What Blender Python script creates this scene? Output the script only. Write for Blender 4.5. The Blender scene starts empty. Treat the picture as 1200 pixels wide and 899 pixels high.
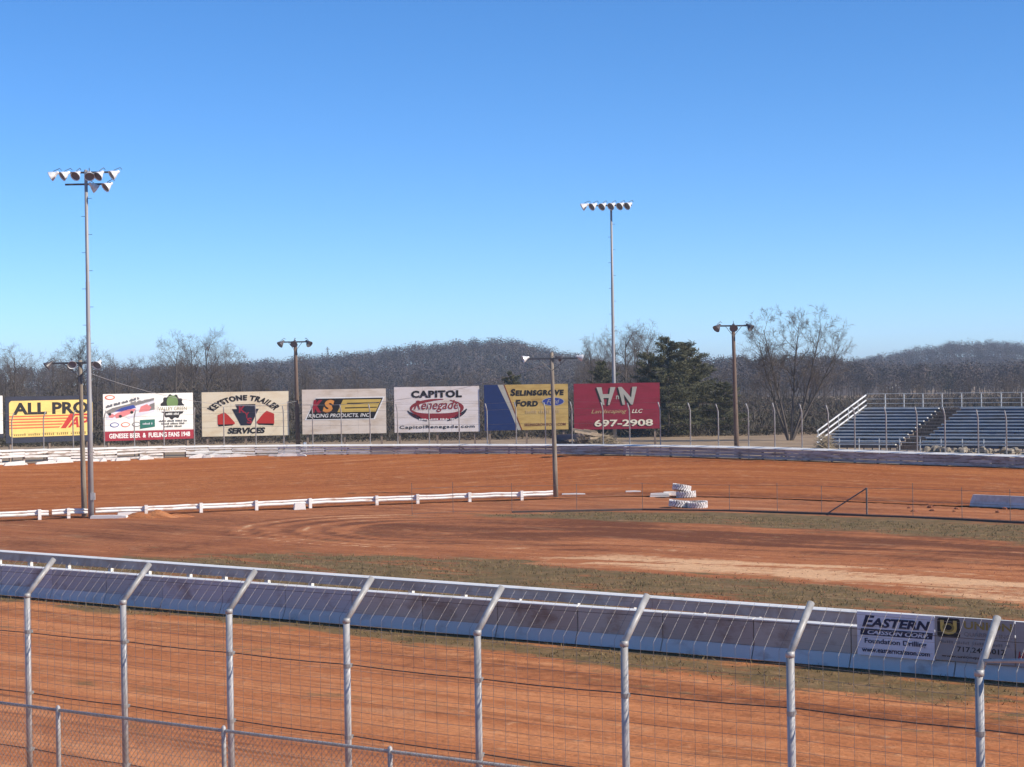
import bpy, math, random
import numpy as np
from mathutils import Vector, Matrix

R = math.radians
rnd = random.Random(7)
nrng = np.random.default_rng(7)
scene = bpy.context.scene
col = scene.collection

# ------------------------------------------------------------------ camera
F = 2100.0            # focal length in photograph pixels (photo is 1200 x 899)
H = 6.5               # eye height above the infield
ROLL = R(0.9)
CR, SR = math.cos(ROLL), math.sin(ROLL)
cam_data = bpy.data.cameras.new('camera')
cam_data.sensor_width = 36.0
cam_data.lens = 36.0 * F / 1200.0
cam_data.clip_start = 0.1
cam_data.clip_end = 20000
cam = bpy.data.objects.new('camera', cam_data)
col.objects.link(cam)
cam.matrix_world = Matrix(((CR, SR, 0, 0), (0, 0, -1, 0), (-SR, CR, 0, H), (0, 0, 0, 1)))
scene.camera = cam
scene.render.resolution_x, scene.render.resolution_y = 1024, 767

# ------------------------------------------------------------------ light
SUN_EL, SUN_AZ = R(35), R(21)      # azimuth measured from +X (right) towards the camera (-Y)
sdir = Vector((math.cos(SUN_EL) * math.cos(SUN_AZ), -math.cos(SUN_EL) * math.sin(SUN_AZ), math.sin(SUN_EL)))
world = bpy.data.worlds.new('World')
scene.world = world
world.use_nodes = True
wn = world.node_tree
for n in list(wn.nodes):
    wn.nodes.remove(n)
sky = wn.nodes.new('ShaderNodeTexSky')
sky.sky_type = 'NISHITA'
sky.sun_disc = False
sky.sun_elevation = SUN_EL
sky.sun_rotation = math.atan2(sdir.x, sdir.y)
sky.altitude = 0
sky.air_density = 0.60
sky.dust_density = 0.0
sky.ozone_density = 6.0
bg = wn.nodes.new('ShaderNodeBackground')
bg.inputs['Strength'].default_value = 0.15
wo = wn.nodes.new('ShaderNodeOutputWorld')
hs = wn.nodes.new('ShaderNodeHueSaturation')
hs.inputs['Saturation'].default_value = 1.15
wn.links.new(sky.outputs[0], hs.inputs['Color'])
wn.links.new(hs.outputs[0], bg.inputs[0])
wn.links.new(bg.outputs[0], wo.inputs[0])
sun_data = bpy.data.lights.new('sun', 'SUN')
sun_data.energy = 4.7
sun_data.angle = R(0.53)
sun_data.color = (1.0, 0.90, 0.75)
sun = bpy.data.objects.new('sun', sun_data)
col.objects.link(sun)
sun.rotation_euler = sdir.to_track_quat('Z', 'Y').to_euler()
vs = scene.view_settings
vs.view_transform = 'Standard'
vs.look = 'None'
vs.gamma = 1.0
vs.use_curve_mapping = False
vs.exposure = 0.32

# ------------------------------------------------------------------ pixel helpers
def ray(px, py):
    u, v = (px - 600) / F, (449.5 - py) / F
    return u * CR + v * SR, -u * SR + v * CR       # right and up per metre of depth
def at(px, py, Y):
    a, b = ray(px, py)
    return Vector((a * Y, Y, H + b * Y))
def ground(px, py, z=0.0):
    a, b = ray(px, py)
    Y = (z - H) / b
    return Vector((a * Y, Y, z))
def project(X, Y, Z):
    a, b = X / Y, (Z - H) / Y
    return 600 + F * (a * CR - b * SR), 449.5 - F * (a * SR + b * CR)

# ------------------------------------------------------------------ objects
def tag(o, label=None, cat=None, group=None, kind=None):
    if label: o['label'] = label
    if cat: o['category'] = cat
    if group: o['group'] = group
    if kind: o['kind'] = kind
    return o
def empty(name, loc=(0, 0, 0), rz=0.0):
    o = bpy.data.objects.new(name, None)
    o.empty_display_size = 0.3
    o.location = loc
    o.rotation_euler = (0, 0, rz)
    col.objects.link(o)
    return o
def link_mesh(name, me, parent=None, loc=None, rz=None):
    o = bpy.data.objects.new(name, me)
    col.objects.link(o)
    if parent is not None: o.parent = parent
    if loc is not None: o.location = loc
    if rz is not None: o.rotation_euler = (0, 0, rz)
    return o
def copy_tree(o, parent=None):
    c = o.copy()
    col.objects.link(c)
    c.parent = parent
    for ch in list(o.children):
        copy_tree(ch, c)
    return c

class MB:
    """collects vertices and faces of ONE mesh object"""
    def __init__(self):
        self.v, self.f = [], []
    def add(self, vs_, fs_):
        b = len(self.v)
        self.v += [tuple(p) for p in vs_]
        self.f += [tuple(i + b for i in f) for f in fs_]
    def box(self, c, s, rz=0.0, rot=None):
        m = rot if rot is not None else Matrix.Rotation(rz, 3, 'Z')
        c = Vector(c)
        p = [c + m @ Vector((x * s[0] / 2, y * s[1] / 2, z * s[2] / 2))
             for x in (-1, 1) for y in (-1, 1) for z in (-1, 1)]
        self.add(p, [(0, 1, 3, 2), (4, 6, 7, 5), (0, 4, 5, 1), (2, 3, 7, 6), (0, 2, 6, 4), (1, 5, 7, 3)])
        return self
    def beam(self, a, b, w, h, up=(0, 0, 1)):
        """rectangular bar from a to b, w across, h along up"""
        a, b = Vector(a), Vector(b)
        d = (b - a)
        L = d.length
        d.normalize()
        s = d.cross(Vector(up)).normalized()
        u = s.cross(d).normalized()
        p = []
        for q in (a, b):
            for i, j in ((-1, -1), (1, -1), (1, 1), (-1, 1)):
                p.append(q + s * (i * w / 2) + u * (j * h / 2))
        self.add(p, [(0, 3, 2, 1), (4, 5, 6, 7), (0, 1, 5, 4), (1, 2, 6, 5), (2, 3, 7, 6), (3, 0, 4, 7)])
        return self
    def tube(self, pts, rad, n=8, caps=True):
        pts = [Vector(p) for p in pts]
        if not hasattr(rad, '__len__'): rad = [rad] * len(pts)
        rings = []
        u = None
        for i, p in enumerate(pts):
            a = pts[max(i - 1, 0)]
            b = pts[min(i + 1, len(pts) - 1)]
            d = (b - a).normalized()
            if u is None:
                t = Vector((0, 0, 1)) if abs(d.z) < 0.9 else Vector((1, 0, 0))
                u = d.cross(t).normalized()
            else:
                u = (u - d * u.dot(d)).normalized()
            w = d.cross(u)
            rings.append([p + (u * math.cos(k * 2 * math.pi / n) + w * math.sin(k * 2 * math.pi / n)) * rad[i]
                          for k in range(n)])
        vs_ = [q for r_ in rings for q in r_]
        fs_ = []
        for i in range(len(rings) - 1):
            for k in range(n):
                fs_.append((i * n + k, i * n + (k + 1) % n, (i + 1) * n + (k + 1) % n, (i + 1) * n + k))
        if caps:
            fs_.append(tuple(range(n - 1, -1, -1)))
            fs_.append(tuple(range((len(rings) - 1) * n, len(rings) * n)))
        self.add(vs_, fs_)
        return self
    def lathe(self, prof, n=16, M=None):
        vs_, fs_ = [], []
        for r_, z in prof:
            for k in range(n):
                a = 2 * math.pi * k / n
                q = Vector((r_ * math.cos(a), r_ * math.sin(a), z))
                vs_.append(M @ q if M is not None else q)
        for i in range(len(prof) - 1):
            for k in range(n):
                fs_.append((i * n + k, i * n + (k + 1) % n, (i + 1) * n + (k + 1) % n, (i + 1) * n + k))
        self.add(vs_, fs_)
        return self
    def slab(self, poly, y0, y1):
        """polygon (x, z) extruded between y0 (front) and y1"""
        n = len(poly)
        self.add([(x, y0, z) for x, z in poly] + [(x, y1, z) for x, z in poly],
                 [tuple(range(n)), tuple(range(2 * n - 1, n - 1, -1))] +
                 [(i, i + n, (i + 1) % n + n, (i + 1) % n) for i in range(n)])
        return self
    def mesh(self, name, mat, smooth=False, off=None):
        me = bpy.data.meshes.new(name)
        v = self.v if off is None else [(p[0] - off[0], p[1] - off[1], p[2] - off[2]) for p in self.v]
        me.from_pydata(v, [], self.f)
        me.materials.append(mat)
        if smooth:
            me.polygons.foreach_set('use_smooth', [True] * len(me.polygons))
        me.update()
        return me
    def build(self, name, mat, parent=None, smooth=False, world=True, loc=None, rz=None):
        """world: vertices are world coordinates; made relative to the (unrotated) parent or to loc"""
        off = None
        if world:
            if parent is not None: off = parent.matrix_basis.translation
            elif loc is not None: off = loc
        me = self.mesh(name, mat, smooth, off)
        return link_mesh(name, me, parent, loc if parent is None else None, rz)

def np_mesh(name, V, Fc, mat, smooth=False):
    """V (n,3), Fc (m,3 or 4) numpy"""
    me = bpy.data.meshes.new(name)
    V = np.asarray(V, dtype=np.float32)
    Fc = np.asarray(Fc, dtype=np.int32)
    k = Fc.shape[1]
    me.vertices.add(len(V))
    me.vertices.foreach_set('co', V.ravel())
    me.loops.add(Fc.size)
    me.loops.foreach_set('vertex_index', Fc.ravel())
    me.polygons.add(len(Fc))
    me.polygons.foreach_set('loop_start', np.arange(0, Fc.size, k, dtype=np.int32))
    me.polygons.foreach_set('loop_total', np.full(len(Fc), k, dtype=np.int32))
    if smooth:
        me.polygons.foreach_set('use_smooth', np.ones(len(Fc), dtype=bool))
    me.materials.append(mat)
    me.update(calc_edges=True)
    me.validate()
    return me

# ------------------------------------------------------------------ materials
def srgb(r, g, b):
    f = lambda c: (c / 255) / 12.92 if c / 255 <= 0.04045 else ((c / 255 + 0.055) / 1.055) ** 2.4
    return (f(r), f(g), f(b), 1.0)
def new_mat(name):
    m = bpy.data.materials.new(name)
    m.use_nodes = True
    nt = m.node_tree
    for n in list(nt.nodes):
        nt.nodes.remove(n)
    out = nt.nodes.new('ShaderNodeOutputMaterial')
    b = nt.nodes.new('ShaderNodeBsdfPrincipled')
    nt.links.new(b.outputs[0], out.inputs[0])
    return m, nt, b
class NT:
    """tiny node helper"""
    def __init__(self, nt):
        self.nt = nt
    def link(self, a, b): self.nt.links.new(a, b)
    def val(self, sock, x):
        if isinstance(x, (int, float)): sock.default_value = x
        elif isinstance(x, tuple): sock.default_value = x
        else: self.link(x, sock)
    def math(self, op, a, b=0.0, clamp=False):
        n = self.nt.nodes.new('ShaderNodeMath'); n.operation = op; n.use_clamp = clamp
        self.val(n.inputs[0], a); self.val(n.inputs[1], b)
        return n.outputs[0]
    def mix(self, fac, a, b, blend='MIX'):
        n = self.nt.nodes.new('ShaderNodeMix'); n.data_type = 'RGBA'; n.blend_type = blend; n.clamp_factor = True
        self.val(n.inputs[0], fac); self.val(n.inputs[6], a); self.val(n.inputs[7], b)
        return n.outputs[2]
    def coord(self, kind='Object'):
        return self.nt.nodes.new('ShaderNodeTexCoord').outputs[kind]
    def mapping(self, v, scale=(1, 1, 1), rot=(0, 0, 0), loc=(0, 0, 0)):
        n = self.nt.nodes.new('ShaderNodeMapping')
        self.link(v, n.inputs[0]); n.inputs[1].default_value = loc; n.inputs[2].default_value = rot; n.inputs[3].default_value = scale
        return n.outputs[0]
    def noise(self, v, scale, detail=4, rough=0.55, distort=0.0):
        n = self.nt.nodes.new('ShaderNodeTexNoise')
        self.link(v, n.inputs['Vector']); n.inputs['Scale'].default_value = scale
        n.inputs['Detail'].default_value = detail; n.inputs['Roughness'].default_value = rough
        n.inputs['Distortion'].default_value = distort
        return n.outputs[0]
    def ramp(self, fac, lo, hi):
        n = self.nt.nodes.new('ShaderNodeMapRange'); n.interpolation_type = 'SMOOTHSTEP'
        self.val(n.inputs[0], fac); n.inputs[1].default_value = lo; n.inputs[2].default_value = hi
        return n.outputs[0]
    def attr(self, name):
        n = self.nt.nodes.new('ShaderNodeAttribute'); n.attribute_name = name
        return n.outputs['Fac']
    def objrandom(self):
        return self.nt.nodes.new('ShaderNodeObjectInfo').outputs['Random']
    def bump(self, h, dist, strength=1.0):
        n = self.nt.nodes.new('ShaderNodeBump'); n.inputs['Distance'].default_value = dist; n.inputs['Strength'].default_value = strength
        self.link(h, n.inputs['Height'])
        return n.outputs[0]

def simple(name, c, rough=0.6, var=0.25, scale=4.0, c2=None, metal=0.0, streak=(1, 1, 1), rand=0.0, lo=0.35, hi=0.7, bump=0.0, detail=6):
    """base colour with a second colour worked in by noise, and per-object variation"""
    m, nt, b = new_mat(name)
    t = NT(nt)
    v = t.mapping(t.coord(), scale=streak)
    n1 = t.noise(v, scale, detail, 0.6)
    if c2 is None: c2 = tuple(x * (1 - var) for x in c[:3]) + (1,)
    colr = t.mix(t.ramp(n1, lo, hi), c, c2)
    if rand > 0:
        k = t.math('ADD', t.math('MULTIPLY', t.objrandom(), rand), 1 - rand)
        g = nt.nodes.new('ShaderNodeCombineColor')
        for i in range(3): t.link(k, g.inputs[i])
        colr = t.mix(1.0, colr, g.outputs[0], 'MULTIPLY')
    t.link(colr, b.inputs['Base Color'])
    b.inputs['Roughness'].default_value = rough
    b.inputs['Metallic'].default_value = metal
    if bump > 0:
        t.link(t.bump(n1, bump), b.inputs['Normal'])
    return m

def ground_mat(name, mode):
    """red clay with patches of dormant grass. attributes: grass (soft field), tone (-1 dark .. 1 sandy)"""
    m, nt, b = new_mat(name)
    t = NT(nt)
    if mode == 'track':      # far track: streaks follow the track, coordinates (along, across, 0) in metres from UV
        co = t.coord('UV')
        st = t.mapping(co, scale=(1, 1, 1))
        base = t.coord()
    else:
        base = t.coord()
        st = t.mapping(base, rot=(0, 0, R(36.3)))
    streak = t.noise(t.mapping(st, scale=(0.035, 0.9, 1)), 1.0, 6, 0.62, 0.25)
    streak2 = t.noise(t.mapping(st, scale=(0.10, 3.4, 1)), 1.0, 6, 0.66, 0.3)
    blot = t.noise(base, 0.16, 5, 0.6)
    fine = t.noise(base, 2.2, 6, 0.65)
    grit = t.noise(base, 9.0, 5, 0.7)
    if mode == 'track':
        mid, red, dark = srgb(180, 110, 61), srgb(162, 93, 49), srgb(104, 57, 34)
    else:
        mid, red, dark = srgb(205, 135, 87), srgb(182, 113, 69), srgb(102, 60, 38)
    sand = srgb(230, 186, 142)
    c = t.mix(t.ramp(streak, 0.38, 0.60), mid, red)
    c = t.mix(t.math('MULTIPLY', t.ramp(streak2, 0.5, 0.70), 0.5 if mode == 'track' else 0.65), c, dark)
    c = t.mix(t.math('MULTIPLY', t.ramp(blot, 0.5, 0.72), 0.45), c, red)
    c = t.mix(t.math('MULTIPLY', t.ramp(fine, 0.55, 0.8), 0.35), c, sand)
    if mode != 'track':
        c = t.mix(t.math('MULTIPLY', t.attr('brown'), 0.6), c, t.mix(t.ramp(streak, 0.35, 0.65), srgb(164, 102, 65), srgb(140, 84, 53)))
    if True:
        tone = t.attr('tone')
        tn = t.math('ADD', tone, t.math('MULTIPLY', t.math('SUBTRACT', fine, 0.5), 1.3))
        tn = t.math('ADD', tn, t.math('MULTIPLY', t.math('SUBTRACT', streak2, 0.5), 1.4))
        c = t.mix(t.math('MULTIPLY', t.ramp(t.math('MULTIPLY', tn, -1.0), 0.02, 0.85), 0.85), c, dark)
        c = t.mix(t.math('MULTIPLY', t.ramp(tn, 0.25, 0.85), 0.8), c, sand)
    if mode != 'track':
        g = t.attr('grass')
        gn = t.math('ADD', g, t.math('MULTIPLY', t.math('SUBTRACT', t.noise(t.mapping(st, scale=(0.5, 1.3, 1)), 0.42, 8, 0.72), 0.5), 3.4))
        gn = t.math('ADD', gn, t.math('MULTIPLY', t.math('SUBTRACT', fine, 0.5), 0.9))
        olive = t.mix(t.ramp(t.noise(base, 1.1, 5, 0.65), 0.4, 0.65), srgb(104, 93, 62), srgb(128, 107, 75))
        olive = t.mix(t.math('MULTIPLY', t.ramp(grit, 0.5, 0.75), 0.5), olive, srgb(78, 68, 44))
        c = t.mix(t.math('MULTIPLY', t.ramp(gn, 0.28, 0.78), 0.92), c, olive)
    patch = t.noise(t.mapping(st, scale=(0.35, 1.0, 1)), 0.9, 7, 0.7, 0.6)
    c = t.mix(t.math('MULTIPLY', t.ramp(patch, 0.54, 0.72), 0.22), c, dark)
    c = t.mix(t.math('MULTIPLY', t.ramp(patch, 0.46, 0.30), 0.22), c, sand)
    c = t.mix(t.math('MULTIPLY', t.ramp(grit, 0.52, 0.75), 0.32), c, dark)
    t.link(c, b.inputs['Base Color'])
    b.inputs['Roughness'].default_value = 0.95
    b.inputs['Specular IOR Level'].default_value = 0.15
    hgt = t.math('ADD', t.math('MULTIPLY', fine, 0.5), t.math('ADD', t.math('MULTIPLY', streak2, 0.6), t.math('MULTIPLY', grit, 0.2)))
    t.link(t.bump(hgt, 0.16, 0.9), b.inputs['Normal'])
    return m

M = {}
M['infield'] = ground_mat('infield_dirt', 'ground')
M['track'] = ground_mat('track_clay', 'track')
M['land'] = simple('dead_grass', srgb(160, 136, 106), 0.95, c2=srgb(128, 106, 80), scale=0.5)
M['hill'] = simple('forest_floor', srgb(96, 82, 72), 0.95, c2=srgb(72, 62, 56), scale=0.05)
M['galv'] = simple('galvanised_steel', (0.46, 0.45, 0.44, 1), 0.5, c2=(0.31, 0.30, 0.29, 1), scale=9, metal=0.12, rand=0.15, streak=(1, 1, 0.35))
M['wire'] = simple('fence_wire', (0.20, 0.17, 0.15, 1), 0.6, scale=3, c2=(0.12, 0.09, 0.08, 1), metal=0.2)
M['wire_bright'] = simple('galvanised_wire', (0.27, 0.25, 0.24, 1), 0.45, scale=3, c2=(0.14, 0.11, 0.10, 1), metal=0.35)
M['cable'] = simple('steel_cable', (0.07, 0.055, 0.05, 1), 0.7, scale=3)
M['link_wire'] = simple('chain_link_wire', (0.34, 0.32, 0.30, 1), 0.5, scale=3, metal=0.3)
M['white'] = simple('white_paint', (0.80, 0.79, 0.76, 1), 0.55, c2=(0.62, 0.58, 0.52, 1), scale=1.6, streak=(1, 1, 3), lo=0.5, hi=0.75)
M['white_worn'] = simple('worn_white_boards', (0.80, 0.77, 0.73, 1), 0.8, c2=(0.36, 0.27, 0.21, 1), scale=1.3, streak=(1, 1, 5), rand=0.18, lo=0.5, hi=0.68)
M['grey_board'] = simple('weathered_grey_boards', (0.56, 0.50, 0.46, 1), 0.85, c2=(0.27, 0.19, 0.16, 1), scale=1.2, streak=(1, 1, 6), rand=0.35, lo=0.42, hi=0.7)
M['wall_up'] = simple('dusty_wall_panel', (0.30, 0.285, 0.31, 1), 0.75, c2=(0.22, 0.175, 0.165, 1), scale=0.9, rand=0.3, lo=0.4, hi=0.7)
M['wall_low'] = simple('blue_painted_skirt', (0.58, 0.57, 0.55, 1), 0.6, c2=(0.40, 0.35, 0.32, 1), scale=1.5, rand=0.12, lo=0.5, hi=0.75, streak=(1, 1, 2))
M['rail_face'] = simple('dusty_rail', (0.80, 0.66, 0.57, 1), 0.75, c2=(0.58, 0.42, 0.34, 1), scale=1.5, rand=0.1)
M['cap_white'] = simple('dirty_white_paint', (0.80, 0.78, 0.74, 1), 0.6, c2=(0.50, 0.40, 0.33, 1), scale=0.9, streak=(1, 1, 1), lo=0.55, hi=0.8, rand=0.1)
M['rail_white'] = simple('clay_stained_white', (0.78, 0.75, 0.71, 1), 0.65, c2=(0.52, 0.36, 0.27, 1), scale=1.4, streak=(1, 1, 4), lo=0.50, hi=0.72)
M['wood'] = simple('pole_wood', (0.19, 0.13, 0.095, 1), 0.9, c2=(0.13, 0.09, 0.07, 1), scale=6, streak=(3, 3, 0.25))
M['wood_grey'] = simple('grey_pole_wood', (0.30, 0.25, 0.195, 1), 0.9, c2=(0.15, 0.12, 0.09, 1), scale=6, streak=(3, 3, 0.25))
M['post_wood'] = simple('sign_post_wood', (0.32, 0.24, 0.18, 1), 0.9, c2=(0.14, 0.10, 0.08, 1), scale=5, streak=(3, 3, 0.4))
M['steelpole'] = simple('galvanised_pole', (0.33, 0.32, 0.32, 1), 0.55, c2=(0.30, 0.22, 0.185, 1), scale=2.5, metal=0.15, streak=(1, 1, 0.5), lo=0.5, hi=0.8)
M['dark_metal'] = simple('dark_metal', (0.06, 0.06, 0.07, 1), 0.5)
M['lamp_shell'] = simple('lamp_shell', (0.78, 0.78, 0.78, 1), 0.35, scale=6, metal=0.1)
m_, nt_, b_ = new_mat('lamp_lens')
b_.inputs['Base Color'].default_value = (0.15, 0.16, 0.18, 1); b_.inputs['Roughness'].default_value = 0.15
M['lens'] = m_
M['alu'] = simple('aluminium_plank', (0.66, 0.66, 0.64, 1), 0.5, c2=(0.52, 0.51, 0.48, 1), scale=2, metal=0.05, rand=0.12)
M['alu_white'] = simple('bright_rail', (0.80, 0.80, 0.80, 1), 0.4, scale=2)
M['blue_riser'] = simple('blue_riser', (0.06, 0.11, 0.24, 1), 0.7, c2=(0.08, 0.085, 0.11, 1), scale=0.7, rand=0.25)
M['dark_under'] = simple('dark_frame', (0.035, 0.035, 0.04, 1), 0.8)
M['tyre'] = simple('painted_tyre', (0.80, 0.78, 0.75, 1), 0.7, c2=(0.30, 0.27, 0.25, 1), scale=5, lo=0.55, hi=0.72)
M['tyre_shade_grime'] = simple('shaded_grimy_tyre', (0.42, 0.38, 0.35, 1), 0.8, c2=(0.08, 0.07, 0.07, 1), scale=4, lo=0.45, hi=0.65)  # dirty carcass, also darkened to paint in the shade between tread lugs
M['concrete'] = simple('pale_concrete', (0.62, 0.60, 0.58, 1), 0.85, c2=(0.45, 0.42, 0.39, 1), scale=2)
M['rubble'] = simple('rubble', (0.42, 0.36, 0.28, 1), 0.95, c2=(0.22, 0.18, 0.14, 1), scale=3, rand=0.4)
M['lumber'] = simple('fresh_lumber', (0.62, 0.48, 0.33, 1), 0.85, c2=(0.45, 0.33, 0.22, 1), scale=4, rand=0.25)
M['clod'] = simple('clay_clod', srgb(160, 98, 66), 0.95, c2=srgb(124, 74, 50), scale=5, rand=0.3)
M['straw'] = simple('dry_brush', (0.42, 0.34, 0.22, 1), 0.95, c2=(0.28, 0.22, 0.15, 1), scale=3)
M['bark'] = simple('bark', (0.135, 0.110, 0.092, 1), 0.95, c2=(0.085, 0.068, 0.058, 1), scale=2, rand=0.35)
M['twig'] = simple('bare_twigs', (0.165, 0.130, 0.108, 1), 0.95, c2=(0.12, 0.095, 0.08, 1), scale=0.6, rand=0.35)
M['needle'] = simple('conifer_needles', (0.135, 0.130, 0.066, 1), 0.9, c2=(0.070, 0.074, 0.036, 1), scale=1.4, rand=0.3)
M['bush'] = simple('brush_scrub', (0.088, 0.066, 0.050, 1), 0.95, c2=(0.052, 0.050, 0.034, 1), scale=0.08)
def forest_mat():
    m, nt, b = new_mat('far_bare_wood')
    t = NT(nt)
    co = t.coord()
    c = t.mix(t.ramp(t.noise(co, 0.11, 5, 0.6), 0.40, 0.60), (0.100, 0.074, 0.068, 1), (0.034, 0.029, 0.031, 1))
    c = t.mix(t.math('MULTIPLY', t.ramp(t.noise(co, 0.02, 4, 0.6), 0.48, 0.66), 0.65), c, (0.120, 0.096, 0.072, 1))
    c = t.mix(t.math('MULTIPLY', t.ramp(t.noise(t.mapping(co, loc=(300, 70, 0)), 0.05, 3, 0.6), 0.60, 0.68), 0.7), c, (0.032, 0.038, 0.024, 1))
    t.link(c, b.inputs['Base Color'])
    b.inputs['Roughness'].default_value = 0.95
    return m
M['far_wood'] = forest_mat()
# sign paints
P = {}
for k, c in dict(cream=(238, 226, 200), ivory=(240, 236, 226), white=(244, 242, 236), offgrey=(214, 208, 204), yellow=(244, 208, 118),
                 gold=(214, 182, 92), black=(22, 18, 18), navy=(22, 30, 66), darknavy=(30, 34, 52), red=(196, 50, 40), crimson=(160, 30, 50),
                 orange=(232, 104, 62), salmon=(222, 128, 128), darkred=(140, 40, 46), royal=(16, 44, 98), blue=(40, 62, 146),
                 green=(110, 138, 80), teal=(28, 108, 92), silver=(176, 172, 160), maroon=(140, 24, 46), brown=(120, 62, 40),
                 grey=(128, 122, 120), tan=(200, 170, 120), amber=(226, 150, 70), lav=(222, 220, 228), mid=(158, 152, 150), ochre=(150, 128, 60)).items():
    cc = srgb(*c)
    P[k] = simple('paint_' + k, cc, 0.6, c2=tuple(x * 0.86 for x in cc[:3]) + (1,), scale=1.1, streak=(1, 1, 2))
def panel_mat(name, c, stain):
    return simple(name, srgb(*c), 0.6, c2=srgb(*stain), scale=0.75, streak=(0.8, 1, 3.0), lo=0.42, hi=0.72)

# ------------------------------------------------------------------ text
def text_verts(s, offset=0.0, shear=0.0, sc=False, spacing=1.0):
    cu = bpy.data.curves.new('t', 'FONT')
    cu.body = s
    cu.fill_mode = 'BOTH'
    cu.extrude = 0.02
    cu.offset = offset
    cu.shear = shear
    cu.space_character = spacing
    cu.resolution_u = 3
    if sc:                                   # small capitals: first letter of each word larger
        cu.small_caps_scale = 0.78
        up = True
        for i, ch in enumerate(s):
            cu.body_format[i].use_small_caps = not up
            up = (ch == ' ')
    o = bpy.data.objects.new('t', cu)
    col.objects.link(o)
    bpy.context.view_layer.update()
    me = bpy.data.meshes.new_from_object(o.evaluated_get(bpy.context.evaluated_depsgraph_get()))
    bpy.data.objects.remove(o)
    v = np.array([p.co[:] for p in me.vertices])
    f = [tuple(p.vertices) for p in me.polygons]
    bpy.data.meshes.remove(me)
    return v, f

class Board:
    """flat sign: local x along its width, z up from its foot, front faces -y"""
    def __init__(self, root, w, h, z0):
        self.root, self.w, self.h, self.z0 = root, w, h, z0
    def uv(self, u, v):
        return u * self.w - self.w / 2, self.z0 + v * self.h
    def text(self, s, u0, v0, u1, v1, mat, layer=1, bold=0.0, shear=0.0, sc=False, warp=None, spacing=1.0, name='lettering'):
        v, f = text_verts(s, bold, shear, sc, spacing)
        mn, mx = v.min(0), v.max(0)
        t = (v - mn) / (mx - mn)
        u = u0 + t[:, 0] * (u1 - u0)
        vv = v0 + t[:, 1] * (v1 - v0)
        if warp: u, vv = warp(t[:, 0], t[:, 1])
        mb = MB()
        mb.v = [(a * self.w - self.w / 2, -0.004 * layer - 0.003 * d, self.z0 + b * self.h) for a, b, d in zip(u, vv, t[:, 2])]
        mb.f = f
        return link_mesh(name, mb.mesh(name, mat), self.root)
    def print_line(self, u0, v0, u1, v1, mat, layer=1, words=4, slope=0.0):
        """small print too far off to read: one mesh of letter-sized strokes"""
        g = random.Random(int(u0 * 977 + v0 * 7919))
        mb = MB()
        n = max(words * 6, 8)
        for k in range(n):
            if k % 7 == 6: continue
            a0 = u0 + (u1 - u0) * k / n
            a1 = a0 + (u1 - u0) / n * 0.62
            dv = slope * (k / n)
            top = v1 - (v1 - v0) * g.choice((0.0, 0.0, 0.3))
            (x0, z0), (x1, z1) = self.uv(a0, v0 + dv), self.uv(a1, top + dv)
            mb.slab([(x0, z0), (x1, z0), (x1, z1), (x0, z1)], -0.004 * layer - 0.003, -0.004 * layer + 0.003)
        return tag(link_mesh('small_print', mb.mesh('small_print', mat), self.root), kind='stuff')
    def poly(self, pts, mat, layer=1, name='painted_shape'):
        a = [self.uv(*p) for p in pts]
        s_ = sum(a[i][0] * a[(i + 1) % len(a)][1] - a[(i + 1) % len(a)][0] * a[i][1] for i in range(len(a)))
        if s_ < 0: a = a[::-1]
        mb = MB().slab(a, -0.004 * layer - 0.003, -0.004 * layer + 0.003)
        return link_mesh(name, mb.mesh(name, mat), self.root)
    def ellipse(self, cu, cv, ru, rv, mat, layer=1, name='oval', n=28):
        return self.poly([(cu + ru * math.cos(2 * math.pi * k / n), cv + rv * math.sin(2 * math.pi * k / n)) for k in range(n)], mat, layer, name)
    def arc(self, cu, cv, ru, rv, tu, tv, a0, a1, mat, layer=1, name='swoosh', n=22):
        """tapered elliptical band"""
        o, i = [], []
        for k in range(n + 1):
            q = k / n
            a = R(a0 + (a1 - a0) * q)
            w = 0.25 + 0.75 * math.sin(math.pi * q)
            o.append((cu + ru * math.cos(a), cv + rv * math.sin(a)))
            i.append((cu + (ru - tu * w) * math.cos(a), cv + (rv - tv * w) * math.sin(a)))
        mb = MB()
        pts = [self.uv(*p) for p in o] + [self.uv(*p) for p in i]
        y = -0.004 * layer - 0.003
        mb.add([(x, y, z) for x, z in pts], [(k, k + 1, n + 2 + k, n + 1 + k) for k in range(n)])
        return link_mesh(name, mb.mesh(name, mat), self.root)

# ================================================================== SETTING
# plan curves, from pixels on the known ground heights
colx = np.array([-700, -350, 0, 100, 200, 300, 450, 600, 750, 900, 1050, 1200, 1600, 2000], float)
o_y = np.array([600, 566, 545.5, 541, 537, 534.5, 533, 532.5, 534.5, 539, 544.5, 549.5, 567, 590])
o_z = np.array([1.2, 1.5, 1.6, 1.6, 1.6, 1.6, 1.6, 1.6, 1.5, 1.35, 1.15, 1.0, 0.6, 0.4])
i_y = np.array([660, 629, 611, 606.5, 602.5, 598, 591.7, 586.5, 582, 584.5, 590.5, 597, 622, 655])
def outer_pt(px, lift=0.0, back=0.0):
    z = float(np.interp(px, colx, o_z))
    p = ground(px, float(smooth_interp(px, o_y)), z)
    n = outer_normal(px) if back else None
    if back: p = p - n * back
    p.z = z + lift
    return p
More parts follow.
